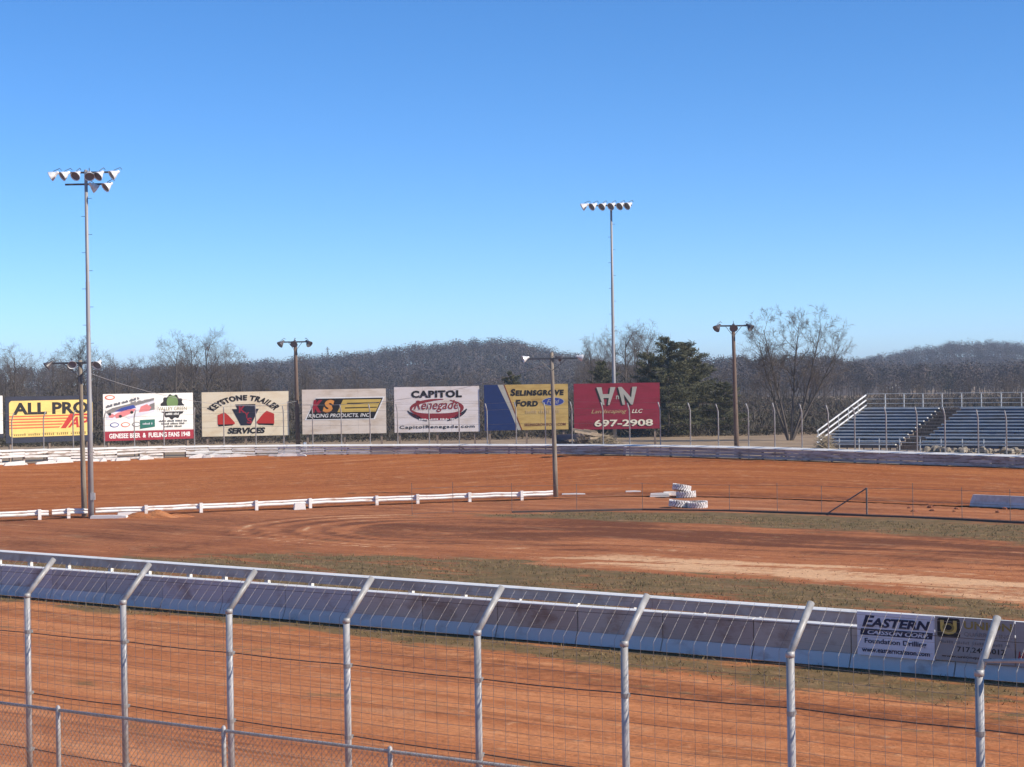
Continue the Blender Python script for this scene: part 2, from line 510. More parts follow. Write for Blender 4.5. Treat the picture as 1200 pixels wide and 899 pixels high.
# smooth curves through the control pixels (Catmull-Rom style by cubic Hermite)
def smooth_interp(x, ys):
    x = np.asarray(x, float)
    d = np.gradient(ys, colx)
    i = np.clip(np.searchsorted(colx, x) - 1, 0, len(colx) - 2)
    h = colx[i + 1] - colx[i]
    t = (x - colx[i]) / h
    return ((2 * t**3 - 3 * t**2 + 1) * ys[i] + (t**3 - 2 * t**2 + t) * h * d[i] + (-2 * t**3 + 3 * t**2) * ys[i + 1] + (t**3 - t**2) * h * d[i + 1])
def outer_tangent(px):
    a = ground(px - 25, float(smooth_interp(px - 25, o_y)), float(np.interp(px - 25, colx, o_z)))
    b = ground(px + 25, float(smooth_interp(px + 25, o_y)), float(np.interp(px + 25, colx, o_z)))
    d = b - a
    d.z = 0
    return d.normalized()
def outer_normal(px):                     # towards the track
    t = outer_tangent(px)
    return Vector((t.y, -t.x, 0))
def inner_pt(px, lift=0.0):
    p = ground(px, float(smooth_interp(px, i_y)), 0.0)
    p.z = lift
    return p

# --- far track (banked clay strip)
cols = np.arange(-650, 1960, 12.0)
rows = np.linspace(0, 1, 26)
V, UV, TONE = [], [], []
along = 0.0
prev = None
for ci, px in enumerate(cols):
    a, b = inner_pt(px), outer_pt(px)
    mid = (a + b) / 2
    if prev is not None: along += (mid - prev).length
    prev = mid
    wdt = (b - a).length
    for r_ in rows:
        p = a.lerp(b, r_)
        p.z = 0.03 + b.z * (0.25 * r_ + 0.75 * r_ * r_)
        V.append(p[:]); UV.append((along, r_ * wdt))
        e = 0.0
        e -= 0.55 * math.exp(-((r_ - 0.10) / 0.07) ** 2)
        e -= 0.35 * math.exp(-((r_ - 0.985) / 0.02) ** 2)
        e -= 0.22 * math.exp(-((r_ - 0.5) / 0.10) ** 2)
        e += 0.18 * math.exp(-((r_ - 0.92) / 0.04) ** 2)
        TONE.append(e)
nr = len(rows)
Fc = [(i * nr + j, (i + 1) * nr + j, (i + 1) * nr + j + 1, i * nr + j + 1) for i in range(len(cols) - 1) for j in range(nr - 1)]
me = np_mesh('far_track', V, Fc, M['track'], True)
uvl = me.uv_layers.new(name='UVMap')
UV = np.array(UV, np.float32)
li = np.zeros(len(me.loops), np.int32)
me.loops.foreach_get('vertex_index', li)
uvl.data.foreach_set('uv', UV[li].ravel())
at_ = me.attributes.new('tone', 'FLOAT', 'POINT')
at_.data.foreach_set('value', np.array(TONE, np.float32))
tag(link_mesh('far_track', me), kind='structure')

# --- infield and near straight
xs = np.concatenate([np.linspace(-140, -62, 20, endpoint=False), np.arange(-62, 62, 0.5), np.linspace(62, 140, 20)])
ys_ = np.concatenate([np.arange(12, 26, 1.0), np.arange(26, 108, 0.4), np.linspace(108, 124, 8)])
GX, GY = np.meshgrid(xs, ys_)
tt = GX * 0.592 + GY * 0.806                 # distance across the near straight
ss = GX * 0.806 - GY * 0.592
PX, PY = project(GX, GY, 0 * GX)
PX = np.clip(PX, -900, 2100)
def ip(pts):
    a = np.array(pts, float)
    return np.interp(PX, a[:, 0], a[:, 1])
gA0 = ip([(350, 607), (550, 603), (720, 599), (900, 601.5), (1016, 605), (1200, 613), (1600, 640)])
gA1 = ip([(350, 606), (550, 605.5), (640, 607.5), (720, 611), (800, 613.5), (900, 618), (1000, 622.5), (1200, 637), (1600, 672)])
gC0 = ip([(-300, 672), (0, 655), (150, 650), (300, 643), (450, 647), (600, 651), (700, 662), (800, 668), (900, 672), (1000, 683), (1100, 695), (1200, 704), (1600, 740)])
band = lambda y0, y1, s: np.clip((PY - y0) / s, -1, 1) * 0.5 + 0.5 - (np.clip((PY - y1) / s, -1, 1) * 0.5 + 0.5)
grass = np.zeros_like(GX)
grass = np.maximum(grass, 0.95 * band(gA0, gA1, 2.5) * np.clip((PX - 400) / 250, 0, 1))
edge_t = np.interp(PX, [-400, 0, 400, 1000, 1600], [34.6, 34.4, 34.2, 32.4, 32.2])
infieldC = np.clip((PY - gC0) / 8, 0, 1) * np.clip((tt - edge_t) / 1.2, 0, 1)
grass = np.maximum(grass, infieldC * np.interp(PX, [-300, 0, 150, 300, 700, 1200], [0.60, 0.66, 0.74, 0.80, 0.80, 0.84]))
grass = np.where((tt > 36.9) & (tt < 44), np.maximum(grass, 0.8), grass)
grass = np.where(tt < edge_t, 0, grass)
strip = np.clip((tt - edge_t) / 1.5, 0, 1) * (tt < 37.2)
grass = np.where(strip > 0, strip * 0.78, grass)
tone = np.zeros_like(GX)
# sandy edge below the infield road
sandb = band(gC0 - ip([(500, 3), (700, 14), (900, 16), (1200, 24)]), gC0 + 4, 4) * np.clip((PX - 560) / 160, 0, 1)
tone += 0.72 * sandb
# dark trodden dirt
dk = band(np.full_like(PX, 607), np.full_like(PX, 636), 6) * np.exp(-((PX - 560) / 260) ** 2)
tone -= 0.50 * dk
dkr = band(gA1 + 1, gA1 + ip([(600, 14), (900, 22), (1200, 26)]), 4) * np.clip((PX - 620) / 120, 0, 1)
tone -= 0.55 * dkr
tone += 0.6 * band(gA1 - 2, gA1 + 6, 2) * np.exp(-((PX - 840) / 90) ** 2)
# wheel loops on the infield
for k, (d0, wd) in enumerate(((0.62, 0.035), (0.76, 0.03), (0.90, 0.03), (1.0, 0.035))):
    dd = np.sqrt(((PX - 545 + 10 * k) / 235) ** 2 + ((PY - 622) / (19 + 0.0 * PX)) ** 2)
    tone += 0.95 * np.exp(-((dd - d0) / wd) ** 2) * np.clip((600 - PX) / 120, 0, 1)
    tone -= 0.30 * np.exp(-((dd - d0 - 0.06) / wd) ** 2) * np.clip((560 - PX) / 120, 0, 1)
for k in range(16):
    y0 = ip([(560, 640), (700, 640), (1200, 664)]) + (k - 8) * 3.1 + 2 * np.sin(PX / 90 + k)
    tone += (0.55 if k % 3 == 0 else -0.5 if k % 3 == 1 else 0.25) * np.exp(-((PY - y0) / 1.1) ** 2) * np.clip((PX - 480) / 200, 0, 1) * (PY < gC0)
# left of the infield: redder dirt, darker below the rail
tone -= 0.14 * np.clip((330 - PX) / 150, 0, 1) * band(np.full_like(PX, 612), np.full_like(PX, 652), 6)
# everything beyond the front wall is darker, trodden dirt
tone -= 0.17 * (tt > 37)
pn = np.sin(GX * 0.9 + 2.1 * np.sin(GY * 0.23)) * np.sin(GY * 0.6 + 1.7 * np.sin(GX * 0.31))
tone += 0.22 * pn * (tt > 37)
grass = grass + 0.16 * pn * (grass > 0.1)
# near straight: dark groove beside the grass, wheel lanes
tone -= 0.42 * np.exp(-((tt - edge_t + 0.5) / 0.8) ** 2)
tone += 0.14 * np.exp(-((tt - 28) / 2.2) ** 2)
for k, t0 in enumerate((22.5, 24.4, 26.3, 29.0, 30.6, 31.8)):
    tone -= 0.25 * np.exp(-((tt - t0 - 0.25 * np.sin(ss / 9 + k)) / 0.28) ** 2)
ZZ = 0.02 * np.sin(GX * 0.7 + GY * 0.3) * np.sin(GY * 0.45) + np.clip((28 - tt) / 8, 0, 1) * 0.0
# the bank up to the spectators' walk, short of the near fence
fence_d = GX * 0.543 + GY * 0.840
ZZ = np.where(fence_d < 17.3, np.clip((17.3 - fence_d) / 0.5, 0, 1) * 1.0, ZZ)
# let the sheet dive under the banked track
nx, ny = len(xs), len(ys_)
inner_lim = np.interp(PX.ravel(), np.arange(-900, 2100, 10), smooth_interp(np.arange(-900, 2100, 10.0).clip(-690, 1990), i_y)).reshape(PX.shape)
ZZ = ZZ - np.clip((inner_lim - PY) / 3, 0, 1) * 0.5
V = np.stack([GX.ravel(), GY.ravel(), ZZ.ravel()], 1)
ii, jj = np.meshgrid(np.arange(ny - 1), np.arange(nx - 1), indexing='ij')
b0 = (ii * nx + jj).ravel()
Fc = np.stack([b0, b0 + 1, b0 + nx + 1, b0 + nx], 1)
V_ground = V
me = np_mesh('infield', V, Fc, M['infield'], True)
brown = np.clip((tt - 36.5) / 1.0, 0, 1) * np.interp(PX, [0, 500, 900, 1200], [1.0, 0.9, 0.75, 0.7])
for nm, arr in (('grass', grass), ('tone', tone), ('brown', brown)):
    a_ = me.attributes.new(nm, 'FLOAT', 'POINT')
    a_.data.foreach_set('value', arr.ravel().astype(np.float32))
tag(link_mesh('infield', me), kind='structure')

# --- land outside the track, out to the hills
cols2 = np.arange(-690, 1990, 20.0)
steps = [0.0, 1.5, 4, 10, 20, 40, 80, 200, 500, 1000, 2000, 4000]
V = []
for px in cols2:
    p = outer_pt(px)
    d = Vector((p.x, p.y, 0)).normalized()
    for s_ in steps:
        q = p + d * s_
        q.z = p.z + 0.02 - 0.03 * (s_ == 0) + min(s_ / 20, 1) * (1.35 - p.z)
        V.append(q[:])
ns = len(steps)
Fc = [(i * ns + j, (i + 1) * ns + j, (i + 1) * ns + j + 1, i * ns + j + 1) for i in range(len(cols2) - 1) for j in range(ns - 1)]
tag(link_mesh('outer_land', np_mesh('outer_land', V, Fc, M['land'], True)), kind='structure')
# ground far below everything, so the land goes on behind and beside the camera
b = MB()
b.add([(-4500, -600, -0.6), (4500, -600, -0.6), (4500, 4500, -0.6), (-4500, 4500, -0.6)], [(0, 1, 2, 3)])
tag(b.build('ground', M['land']), kind='structure')
# spectators' walk under the camera
b = MB()
b.box((0, 5, 0.5), (120, 15, 1.0))
tag(b.build('spectator_walk', M['concrete']), kind='structure')

# --- hills
def hill(name, D, sky_pts, depth_front, depth_back, tree_h):
    a = np.array(sky_pts, float)
    pxs = np.linspace(a[0, 0], a[-1, 0], 60)
    prof = np.interp(pxs, a[:, 0], a[:, 1])
    ks = np.ones(5) / 5
    prof = np.convolve(np.pad(prof, 2, mode='edge'), ks, mode='valid')
    crest = np.array([max(at(px, py, D).z - tree_h, 1.0) for px, py in zip(pxs, prof)])
    dep = np.linspace(-depth_front, depth_back, 26)
    V = []
    for px, zc in zip(pxs, crest):
        for dd in dep:
            k = dd / (depth_front if dd < 0 else depth_back)
            w = 0.5 + 0.5 * math.cos(math.pi * k)
            Y = D + dd
            x = ray(px, 449.5)[0] * Y
            z = 0.6 + (zc - 0.6) * w * (1 + 0.10 * math.sin(x * 0.03 + dd * 0.021) * (1 - w))
            V.append((x, Y, z))
    nd = len(dep)
    Fc = [(i * nd + j, (i + 1) * nd + j, (i + 1) * nd + j + 1, i * nd + j + 1) for i in range(len(pxs) - 1) for j in range(nd - 1)]
    tag(link_mesh(name, np_mesh(name, V, Fc, M['hill'], True)), kind='structure')
    return np.array(V).reshape(len(pxs), nd, 3)

hl_mid = hill('hill', 1000, [(120, 440), (220, 434), (300, 428), (350, 423), (400, 419), (440, 415), (480, 410), (520, 405), (560, 402), (600, 402), (625, 406), (650, 413), (690, 424), (740, 436), (820, 444)], 430, 260, 9)
hl_low = hill('hill', 720, [(690, 440), (780, 428), (820, 423), (870, 423), (920, 419), (960, 420), (1000, 425), (1040, 431), (1120, 438), (1260, 442)], 260, 180, 8)
hl_right = hill('hill', 1350, [(940, 436), (1000, 428), (1030, 421), (1060, 414), (1095, 408), (1130, 404), (1175, 404), (1210, 409), (1260, 415), (1360, 420), (1500, 432)], 520, 300, 9)
hl_left = hill('hill', 800, [(-300, 440), (-120, 432), (0, 432), (120, 431), (240, 430), (330, 432), (430, 444)], 260, 200, 8)

# ================================================================== VEGETATION
def segs_to_mesh(name, S, mat, n=3):
    """S: array (m, 8) p0 p1 r0 r1 -> open n-sided prisms"""
    S = np.asarray(S, float)
    p0, p1, r0, r1 = S[:, 0:3], S[:, 3:6], S[:, 6:7], S[:, 7:8]
    d = p1 - p0
    d /= np.maximum(np.linalg.norm(d, axis=1, keepdims=True), 1e-6)
    t = np.where(np.abs(d[:, 2:3]) < 0.9, np.array([[0, 0, 1.0]]), np.array([[1.0, 0, 0]]))
    u = np.cross(d, t); u /= np.linalg.norm(u, axis=1, keepdims=True)
    w = np.cross(d, u)
    rings = []
    for p, r_ in ((p0, r0), (p1, r1)):
        for k in range(n):
            a = 2 * math.pi * k / n
            rings.append(p + (u * math.cos(a) + w * math.sin(a)) * r_)
    V = np.stack(rings, 1).reshape(-1, 3)
    base = np.arange(len(S))[:, None] * (2 * n)
    Fc = np.concatenate([base + np.array([[k, (k + 1) % n, n + (k + 1) % n, n + k]]) for k in range(n)], 0)
    return np_mesh(name, V, Fc, mat, True)

def bare_tree(seed, height=11.0, spread=0.42, stems=1, limbs=9, density=1.0, twig_r=0.0065, tips=None):
    """returns (trunk segs, crown segs)"""
    g = random.Random(seed)
    trunk, crown = [], []
    def rv():
        return Vector((g.gauss(0, 1), g.gauss(0, 1), g.gauss(0, 1)))
    def grow(p, d, L, r_, lev):
        n = (7, 5, 4, 3, 2)[lev]
        pts = [p.copy()]
        rr = [r_]
        q, dd = p.copy(), d.copy()
        for i in range(n):
            dd = (dd + rv() * (0.05, 0.10, 0.13, 0.15, 0.15)[lev] + Vector((0, 0, (0.02, 0.09, 0.06, 0.05, 0.04)[lev]))).normalized()
            q2 = q + dd * (L / n)
            r2 = max(r_ * (1 - 0.80 * (i + 1) / n), twig_r * 0.7)
            (trunk if lev <= 1 else crown).append((*q, *q2, rr[-1], r2))
            q = q2; pts.append(q.copy()); rr.append(r2)
        if lev >= 4: return
        cnt = (limbs, 6, 5, 6)[lev]
        cnt = max(2, int(round(cnt * density * g.uniform(0.8, 1.25))))
        for k in range(cnt):
            f = g.uniform((0.30, 0.25, 0.2, 0.15)[lev], 1.0)
            if lev == 0: f = 0.28 + 0.72 * (k + g.random()) / cnt
            x = f * n
            i = min(int(x), n - 1)
            base = pts[i].lerp(pts[i + 1], x - i)
            dirp = (pts[i + 1] - pts[i]).normalized()
            side = rv(); side = (side - dirp * side.dot(dirp)).normalized()
            ang = (R(g.uniform(26, 52)), R(g.uniform(28, 56)), R(g.uniform(28, 58)), R(g.uniform(26, 58)))[lev]
            nd = (dirp * math.cos(ang) + side * math.sin(ang)).normalized()
            rl = (spread * height * (1.15 - 0.65 * f), L * g.uniform(0.42, 0.65), L * g.uniform(0.4, 0.65), L * g.uniform(0.4, 0.7))[lev]
            grow(base, nd, rl, max(rr[i] * (0.55, 0.6, 0.6, 0.6)[lev], twig_r), lev + 1)
    if tips:
        for tip in tips:
            tv = Vector(tip)
            d0 = (tv.normalized() + Vector((tv.x, tv.y, 0)).normalized() * 0.02).normalized()
            grow(Vector((0.1 * tv.x / abs(tv.x + 1e-6), 0.05, -0.1)), d0, tv.length, 0.13, 0)
        return np.array(trunk), np.array(crown)
    for s_ in range(stems):
        a = 2 * math.pi * s_ / stems + 0.4
        lean = 0.0 if stems == 1 else g.uniform(0.22, 0.45)
        d0 = Vector((math.cos(a) * lean, math.sin(a) * lean, 1)).normalized()
        grow(Vector((0.12 * math.cos(a) * (stems > 1), 0.12 * math.sin(a) * (stems > 1), -0.1)), d0, height * (0.9 if stems == 1 else g.uniform(0.8, 0.95)), 0.018 * height * (1 if stems == 1 else 0.8), 0)
    return np.array(trunk), np.array(crown)

variants = []
specs = [(11, 0.38, 1, 11), (12, 0.34, 1, 12), (11, 0.44, 1, 10), (11, 0.32, 1, 12), (10, 0.42, 2, 7), (12, 0.40, 1, 11)]
for k, (h_, sp, st, lb) in enumerate(specs):
    tr, cr = bare_tree(100 + k, h_, sp, st, lb, 0.92 if st == 1 else 0.85)
    variants.append((segs_to_mesh('trunk', tr, M['bark'], 5), segs_to_mesh('crown', cr, M['twig'], 3), h_))
def place_bare(k, px, Y, zb, height, rz, label, group, name='bare_tree'):
    tm, cm, h_ = variants[k]
    x = ray(px, 449.5)[0] * Y
    r_ = empty(name, (x, Y, zb), rz)
    s_ = height / h_
    r_.scale = (s_ * rnd.uniform(0.9, 1.15), s_ * rnd.uniform(0.9, 1.15), s_)
    link_mesh('trunk', tm, r_)
    link_mesh('crown', cm, r_)
    tag(r_, label, 'tree', group)
    return r_

# skyline of tree tops along the picture (photo pixels), used to size the near wood
top_pts = [(-200, 425), (0, 420), (20, 412), (45, 424), (95, 404), (130, 420), (170, 424), (195, 406), (250, 400), (275, 420), (300, 428), (345, 425), (420, 436), (560, 440),
           (640, 436), (665, 430), (690, 416), (705, 392), (735, 392), (760, 396), (780, 410), (850, 432), (900, 440), (1000, 446), (1060, 444), (1200, 440), (1400, 440)]
tx, ty = zip(*top_pts)
def where(px):
    for lim, w in ((3, 'the white billboard beside the navy one'), (115, 'the yellow and navy billboard'), (231, 'the billboard with the round crest'),
                   (346, 'the keystone billboard'), (457, 'the slanted logo billboard'), (565, 'the red oval swoosh billboard'),
                   (669, 'the gold and blue billboard'), (780, 'the maroon billboard'), (868, 'the dark conifers'), (1005, 'the big bare tree'), (9999, 'the bleachers')):
        if px < lim: return w
WOOD = 'bare grey leafless tree in the wood behind the billboards'
for row, (Y0, cnt, x0, x1, sub) in enumerate(((196, 34, -130, 1330, 9), (236, 40, -150, 1350, 4), (285, 46, -180, 1380, 0))):
    for k in range(cnt):
        px = x0 + (x1 - x0) * (k + rnd.uniform(0.1, 0.9)) / cnt
        Y = Y0 + rnd.uniform(-16, 16)
        ty_ = np.interp(px, tx, ty) + sub + rnd.uniform(-4, 12)
        hgt = at(px, ty_, Y).z - 1.3
        if 740 < px < 850 and row == 0: continue
        if hgt < 4.0: continue
        place_bare(rnd.randrange(len(variants)), px, Y, 1.3, hgt, rnd.uniform(0, 6.28),
                   'bare tree %s the wood behind %s' % (('fronting', 'inside', 'at the back of')[row], where(px)),
                   'trees %s of the wood behind %s' % (('at the front edge', 'in the middle', 'at the back')[row], where(px)))
# taller trees that stand out on the skyline
for k, px, ytop, Y, lab in ((1, 15, 408, 210, 'slender bare tree rising above the yellow and navy billboard'),
                            (3, 92, 400, 205, 'bare tree with its crown beside the tall steel light pole on the infield'),
                            (0, 207, 401, 205, 'tall bare tree above the right half of the billboard with the round crest'),
                            (5, 246, 396, 200, 'tall spreading bare tree above the left edge of the keystone billboard'),
                            (3, 694, 400, 190, 'thin bare tree left of the steel light pole behind the maroon billboard'),
                            (1, 736, 387, 185, 'tall bare tree right beside the steel light pole behind the maroon billboard'),
                            (0, 764, 390, 188, 'tall bare tree rising out of the dark evergreens')):
    place_bare(k, px, Y, 1.3, at(px, ytop, Y).z - 1.3, rnd.uniform(0, 6.28), lab, None)
# the big bare tree left of the bleachers
tr, cr = bare_tree(31, 9.9, 0.31, 4, 11, 0.92, 0.0075, tips=[(-3.0, 0.6, 8.3), (-1.2, -0.9, 9.5), (1.3, 0.6, 10.0), (3.2, -0.6, 9.5), (5.0, 0.8, 7.6)])
p = ground(920, 517, 1.35)
big = empty('bare_tree', (p.x, 150, 1.35))
link_mesh('trunk', segs_to_mesh('trunk', tr, M['bark'], 6), big)
link_mesh('crown', segs_to_mesh('crown', cr, M['twig'], 3), big)
big.location.x = ray(925, 449.5)[0] * 150
big.scale = (1.0, 1.0, 1.0)
tag(big, 'large many-stemmed bare tree with wide open crown left of the bleachers', 'tree')

# conifers
def conifer(seed, h, rad):
    g = np.random.default_rng(seed)
    V, Fc = [], []
    S = [(0, 0, -0.1, 0, 0, h * 0.97, 0.14, 0.02)]
    nb = int(h * 13)
    tris = []
    for k in range(nb):
        f = (k + g.random()) / nb
        z = 0.5 + f * (h - 0.6)
        L = rad * (1 - f ** 3.2) ** 0.8 * g.choice([0.5, 0.75, 0.95, 1.1]) * (0.85 + 0.2 * math.sin(9 * f + seed)) + 0.3
        a = g.random() * 6.283
        d = np.array([math.cos(a), math.sin(a), g.uniform(-0.15, 0.4) + 0.25 * f])
        S.append((0, 0, z, *(np.array([0, 0, z]) + d * L * 0.9), 0.035, 0.01))
        m = int(70 + L * 70)
        q = g.random(m) ** 0.65
        side = np.cross(d, [0, 0, 1.0])
        c = np.array([0, 0, z]) + d * (q[:, None] * L) + side * ((g.random(m) - 0.5) * 0.9 * (0.35 + L * 0.35))[:, None] * q[:, None] + np.array([0, 0, 1.0]) * ((g.random(m) - 0.7) * 0.32)[:, None]
        e1 = g.normal(size=(m, 3)) * 0.065 + d * 0.07
        e2 = g.normal(size=(m, 3)) * 0.042
        tris.append(np.stack([c - e1 * 0.6, c + e2, c + e1 * 1.2], 1))
    T = np.concatenate(tris, 0).reshape(-1, 3)
    return segs_to_mesh('trunk', S, M['bark'], 4), np_mesh('crown', T, np.arange(len(T)).reshape(-1, 3), M['needle'])
con = [conifer(5, 9.6, 3.0), conifer(6, 8.2, 2.7)]
for k, px, ytop, Y, w, lab in ((0, 783, 396, 166, 1.15, 'tall dark green conifer right of the maroon billboard'),
                               (1, 803, 402, 170, 1.25, 'broad dark green conifer crowded behind the tallest conifer'),
                               (1, 760, 414, 172, 0.9, 'dark conifer half hidden behind the right end of the maroon billboard'),
                               (1, 818, 422, 172, 1.1, 'lower bushy conifer between the maroon billboard and the wooden light pole'),
                               (1, 706, 424, 176, 0.9, 'dark conifer behind the middle of the maroon billboard'),
                               (0, 600, 436, 180, 1.0, 'dark conifer showing just over the yellow and blue billboard'),
                               (1, 848, 448, 168, 1.3, 'short dark conifer behind the wooden light pole beside the big bare tree')):
    tm, cm = con[k]
    h_ = at(px, ytop, Y).z - 1.3
    r_ = empty('conifer_tree', (ray(px, 449.5)[0] * Y, Y, 1.3), rnd.uniform(0, 6))
    s_ = h_ / (9.6, 8.2)[k]
    r_.scale = (s_ * w, s_ * w, s_)
    link_mesh('trunk', tm, r_); link_mesh('crown', cm, r_)
    tag(r_, lab, 'tree')

# undergrowth and the depth of the wood: twig mass, uncountable
def twig_mass(name, n, sampler, size, mat, up=0.55):
    c = sampler(n)
    d = nrng.normal(size=(len(c), 3)) + np.array([0, 0, up])
    d /= np.linalg.norm(d, axis=1, keepdims=True)
    L = size * nrng.uniform(0.5, 1.5, (len(c), 1))
    sd = np.cross(d, nrng.normal(size=(len(c), 3)))
    sd /= np.linalg.norm(sd, axis=1, keepdims=True)
    w = L * nrng.uniform(0.04, 0.10, (len(c), 1))
    T = np.stack([c - sd * w, c + sd * w, c + d * L], 1).reshape(-1, 3)
    return np_mesh(name, T, np.arange(len(T)).reshape(-1, 3), mat)
def scrub(n):
    px = nrng.uniform(-160, 1360, n)
    Y = 172 + 190 * nrng.random(n) ** 1.3
    a = np.array([ray(x, 449.5)[0] for x in px])
    ztop = H + (449.5 - np.interp(px, tx, np.array(ty) + 26) - (px - 600) * math.tan(ROLL)) / F * 240
    clump = 0.45 + 0.55 * (0.5 + 0.5 * np.sin(a * 160 + 2.2 * np.sin(Y * 0.11)) * np.sin(Y * 0.19 + 3 * a * 40))
    fr = np.clip((Y - 172) / 60, 0.18, 1)
    z = 1.3 + nrng.random(n) ** 1.2 * np.clip(ztop - 1.3, 2, 12) * clump * fr
    return np.stack([a * Y, Y, z], 1)
o = link_mesh('woodland_undergrowth', twig_mass('woodland_undergrowth', 170000, scrub, 0.85, M['bush']))
tag(o, 'brown leafless thicket filling the wood behind the billboards', 'thicket', kind='stuff')
def low_scrub(n):
    px = nrng.uniform(-60, 1260, n)
    Y = 164 + 10 * nrng.random(n)
    a = np.array([ray(x, 449.5)[0] for x in px])
    top = 0.5 + 1.5 * (0.5 + 0.5 * np.sin(a * 210)) * (0.5 + 0.5 * np.sin(a * 83 + 1))
    return np.stack([a * Y, Y, 1.3 + nrng.random(n) * top], 1)
o = link_mesh('scrub', twig_mass('scrub', 26000, low_scrub, 0.5, M['bush']))
tag(o, 'low brown scrub along the foot of the wood', 'scrub', kind='stuff')

# forest on the hills
def forest(G, n, name, hmin, hmax, label, per=210):
    nx_, nd_, _ = G.shape
    i = nrng.uniform(0, nx_ - 1.001, n); j = nd_ * 0.62 * nrng.random(n) ** 0.8
    i0, j0 = i.astype(int), j.astype(int)
    fi, fj = (i - i0)[:, None], (j - j0)[:, None]
    b_ = (G[i0, j0] * (1 - fi) + G[i0 + 1, j0] * fi) * (1 - fj) + (G[i0, j0 + 1] * (1 - fi) + G[i0 + 1, j0 + 1] * fi) * fj
    h = nrng.uniform(hmin, hmax, n)
    r_ = h * nrng.uniform(0.26, 0.40, n)
    u = nrng.normal(size=(n, per, 3)); u /= np.linalg.norm(u, axis=2, keepdims=True)
    rad = 0.55 + 0.5 * nrng.random((n, per, 1))
    c = b_[:, None, :] + u * rad * np.stack([r_, r_, h * 0.40], 1)[:, None, :] + np.stack([0 * h, 0 * h, h * 0.60], 1)[:, None, :]
    nv = u + nrng.normal(size=u.shape) * 0.30
    nv /= np.linalg.norm(nv, axis=2, keepdims=True)
    d = np.cross(nv, nrng.normal(size=u.shape)); d /= np.linalg.norm(d, axis=2, keepdims=True)
    L = h[:, None, None] * nrng.uniform(0.03, 0.085, (n, per, 1))
    sd = np.cross(nv, d)
    w = L * 0.28
    T = np.stack([c - sd * w, c + sd * w, c + d * L], 2).reshape(-1, 3)
    # trunks
    tw = 0.18
    t0 = np.stack([b_ + [-tw, 0, -0.5], b_ + [tw, 0, -0.5], b_ + np.stack([0 * h, 0 * h, h * 0.9], 1)], 1).reshape(-1, 3)
    T = np.concatenate([T, t0], 0)
    o = link_mesh(name, np_mesh(name, T, np.arange(len(T)).reshape(-1, 3), M['far_wood']))
    tag(o, label, 'forest', kind='stuff')
forest(hl_mid, 1800, 'hill_forest', 8, 13, 'hazy leafless forest covering the rounded hill behind the billboards')
forest(hl_low, 1100, 'hill_forest', 7, 11, 'leafless forest on the low ridge behind the big bare tree')
forest(hl_right, 1500, 'hill_forest', 9, 14, 'hazy blue leafless forest on the far hill above the bleachers')
forest(hl_left, 700, 'hill_forest', 7, 11, 'leafless forest on the low rise behind the wood')

# crumbs and clods of clay on the ground, uncountable
n_c = 9000
ti = np.concatenate([nrng.normal(33.2, 1.6, 5200), nrng.uniform(44, 72, n_c - 5200)])
si = nrng.uniform(-58, 18, n_c)
cx, cy = si * 0.806 + ti * 0.592, -si * 0.592 + ti * 0.806
rr_ = nrng.uniform(0.006, 0.017, n_c) * (1 + 1.0 * (ti > 44))
cc = np.stack([cx, cy, rr_ * 0.2 + 0.01], 1)
tet = np.array([(1, 0, -0.3), (-0.5, 0.87, -0.3), (-0.5, -0.87, -0.3), (0, 0, 0.8), (0.6, 0.5, 0.4)])
CV = (cc[:, None, :] + (tet[None] * nrng.uniform(0.6, 1.3, (n_c, 5, 3))) * rr_[:, None, None]).reshape(-1, 3)
bi = np.arange(n_c)[:, None] * 5
CF = np.concatenate([bi + np.array([f]) for f in ((0, 1, 4), (1, 3, 4), (0, 4, 3), (1, 2, 3), (0, 3, 2))], 0)
tag(link_mesh('clay_crumbs', np_mesh('clay_crumbs', CV, CF, M['clod'])), 'loose crumbs of red clay scattered over the dirt', 'clay crumbs', kind='stuff')

# short dead grass tufts on the grassy ground, uncountable
gp = grass.ravel()
wgt = np.clip(gp - 0.45, 0, 1) * (tt.ravel() < 75) * (np.abs(GX.ravel()) < 34) * (tt.ravel() > 31)
idx = nrng.choice(len(gp), 17000, p=wgt / wgt.sum())
c = V_ground[idx] + np.concatenate([nrng.uniform(-0.25, 0.25, (len(idx), 2)), np.zeros((len(idx), 1))], 1)
c = np.repeat(c, 3, 0) + np.concatenate([nrng.normal(size=(len(idx) * 3, 2)) * 0.05, np.zeros((len(idx) * 3, 1))], 1)
d = nrng.normal(size=c.shape) * 0.6; d[:, 2] = 1.0
L = nrng.uniform(0.03, 0.11, (len(c), 1))
sd = nrng.normal(size=c.shape); sd[:, 2] = 0
sd /= np.linalg.norm(sd, axis=1, keepdims=True)
T = np.stack([c - sd * 0.016, c + sd * 0.016, c + d * L], 1).reshape(-1, 3)
T[:, 2] -= 0.01
M['grass_blade'] = simple('dead_grass_blades', srgb(140, 119, 82), 0.95, c2=srgb(106, 94, 62), scale=0.8)
tag(link_mesh('grass_tufts', np_mesh('grass_tufts', T, np.arange(len(T)).reshape(-1, 3), M['grass_blade'])), 'short dead grass on the infield and along the front wall', 'grass', kind='stuff')

# ================================================================== THINGS
def slope_cap(a, b_, n_, fwd, rise_, dep):
    """board along a-b whose upper face slopes down towards n_"""
    pr = [(fwd, -0.012), (fwd, 0.008), (fwd - dep * 0.45, rise_), (fwd - dep, rise_), (fwd - dep, -0.012)]
    mb = MB()
    k = len(pr)
    mb.add([p + n_ * u + Vector((0, 0, v)) for p in (a, b_) for u, v in pr],
           [tuple(range(k)), tuple(range(2 * k - 1, k - 1, -1))] + [(i, i + k, (i + 1) % k + k, (i + 1) % k) for i in range(k)])
    return mb
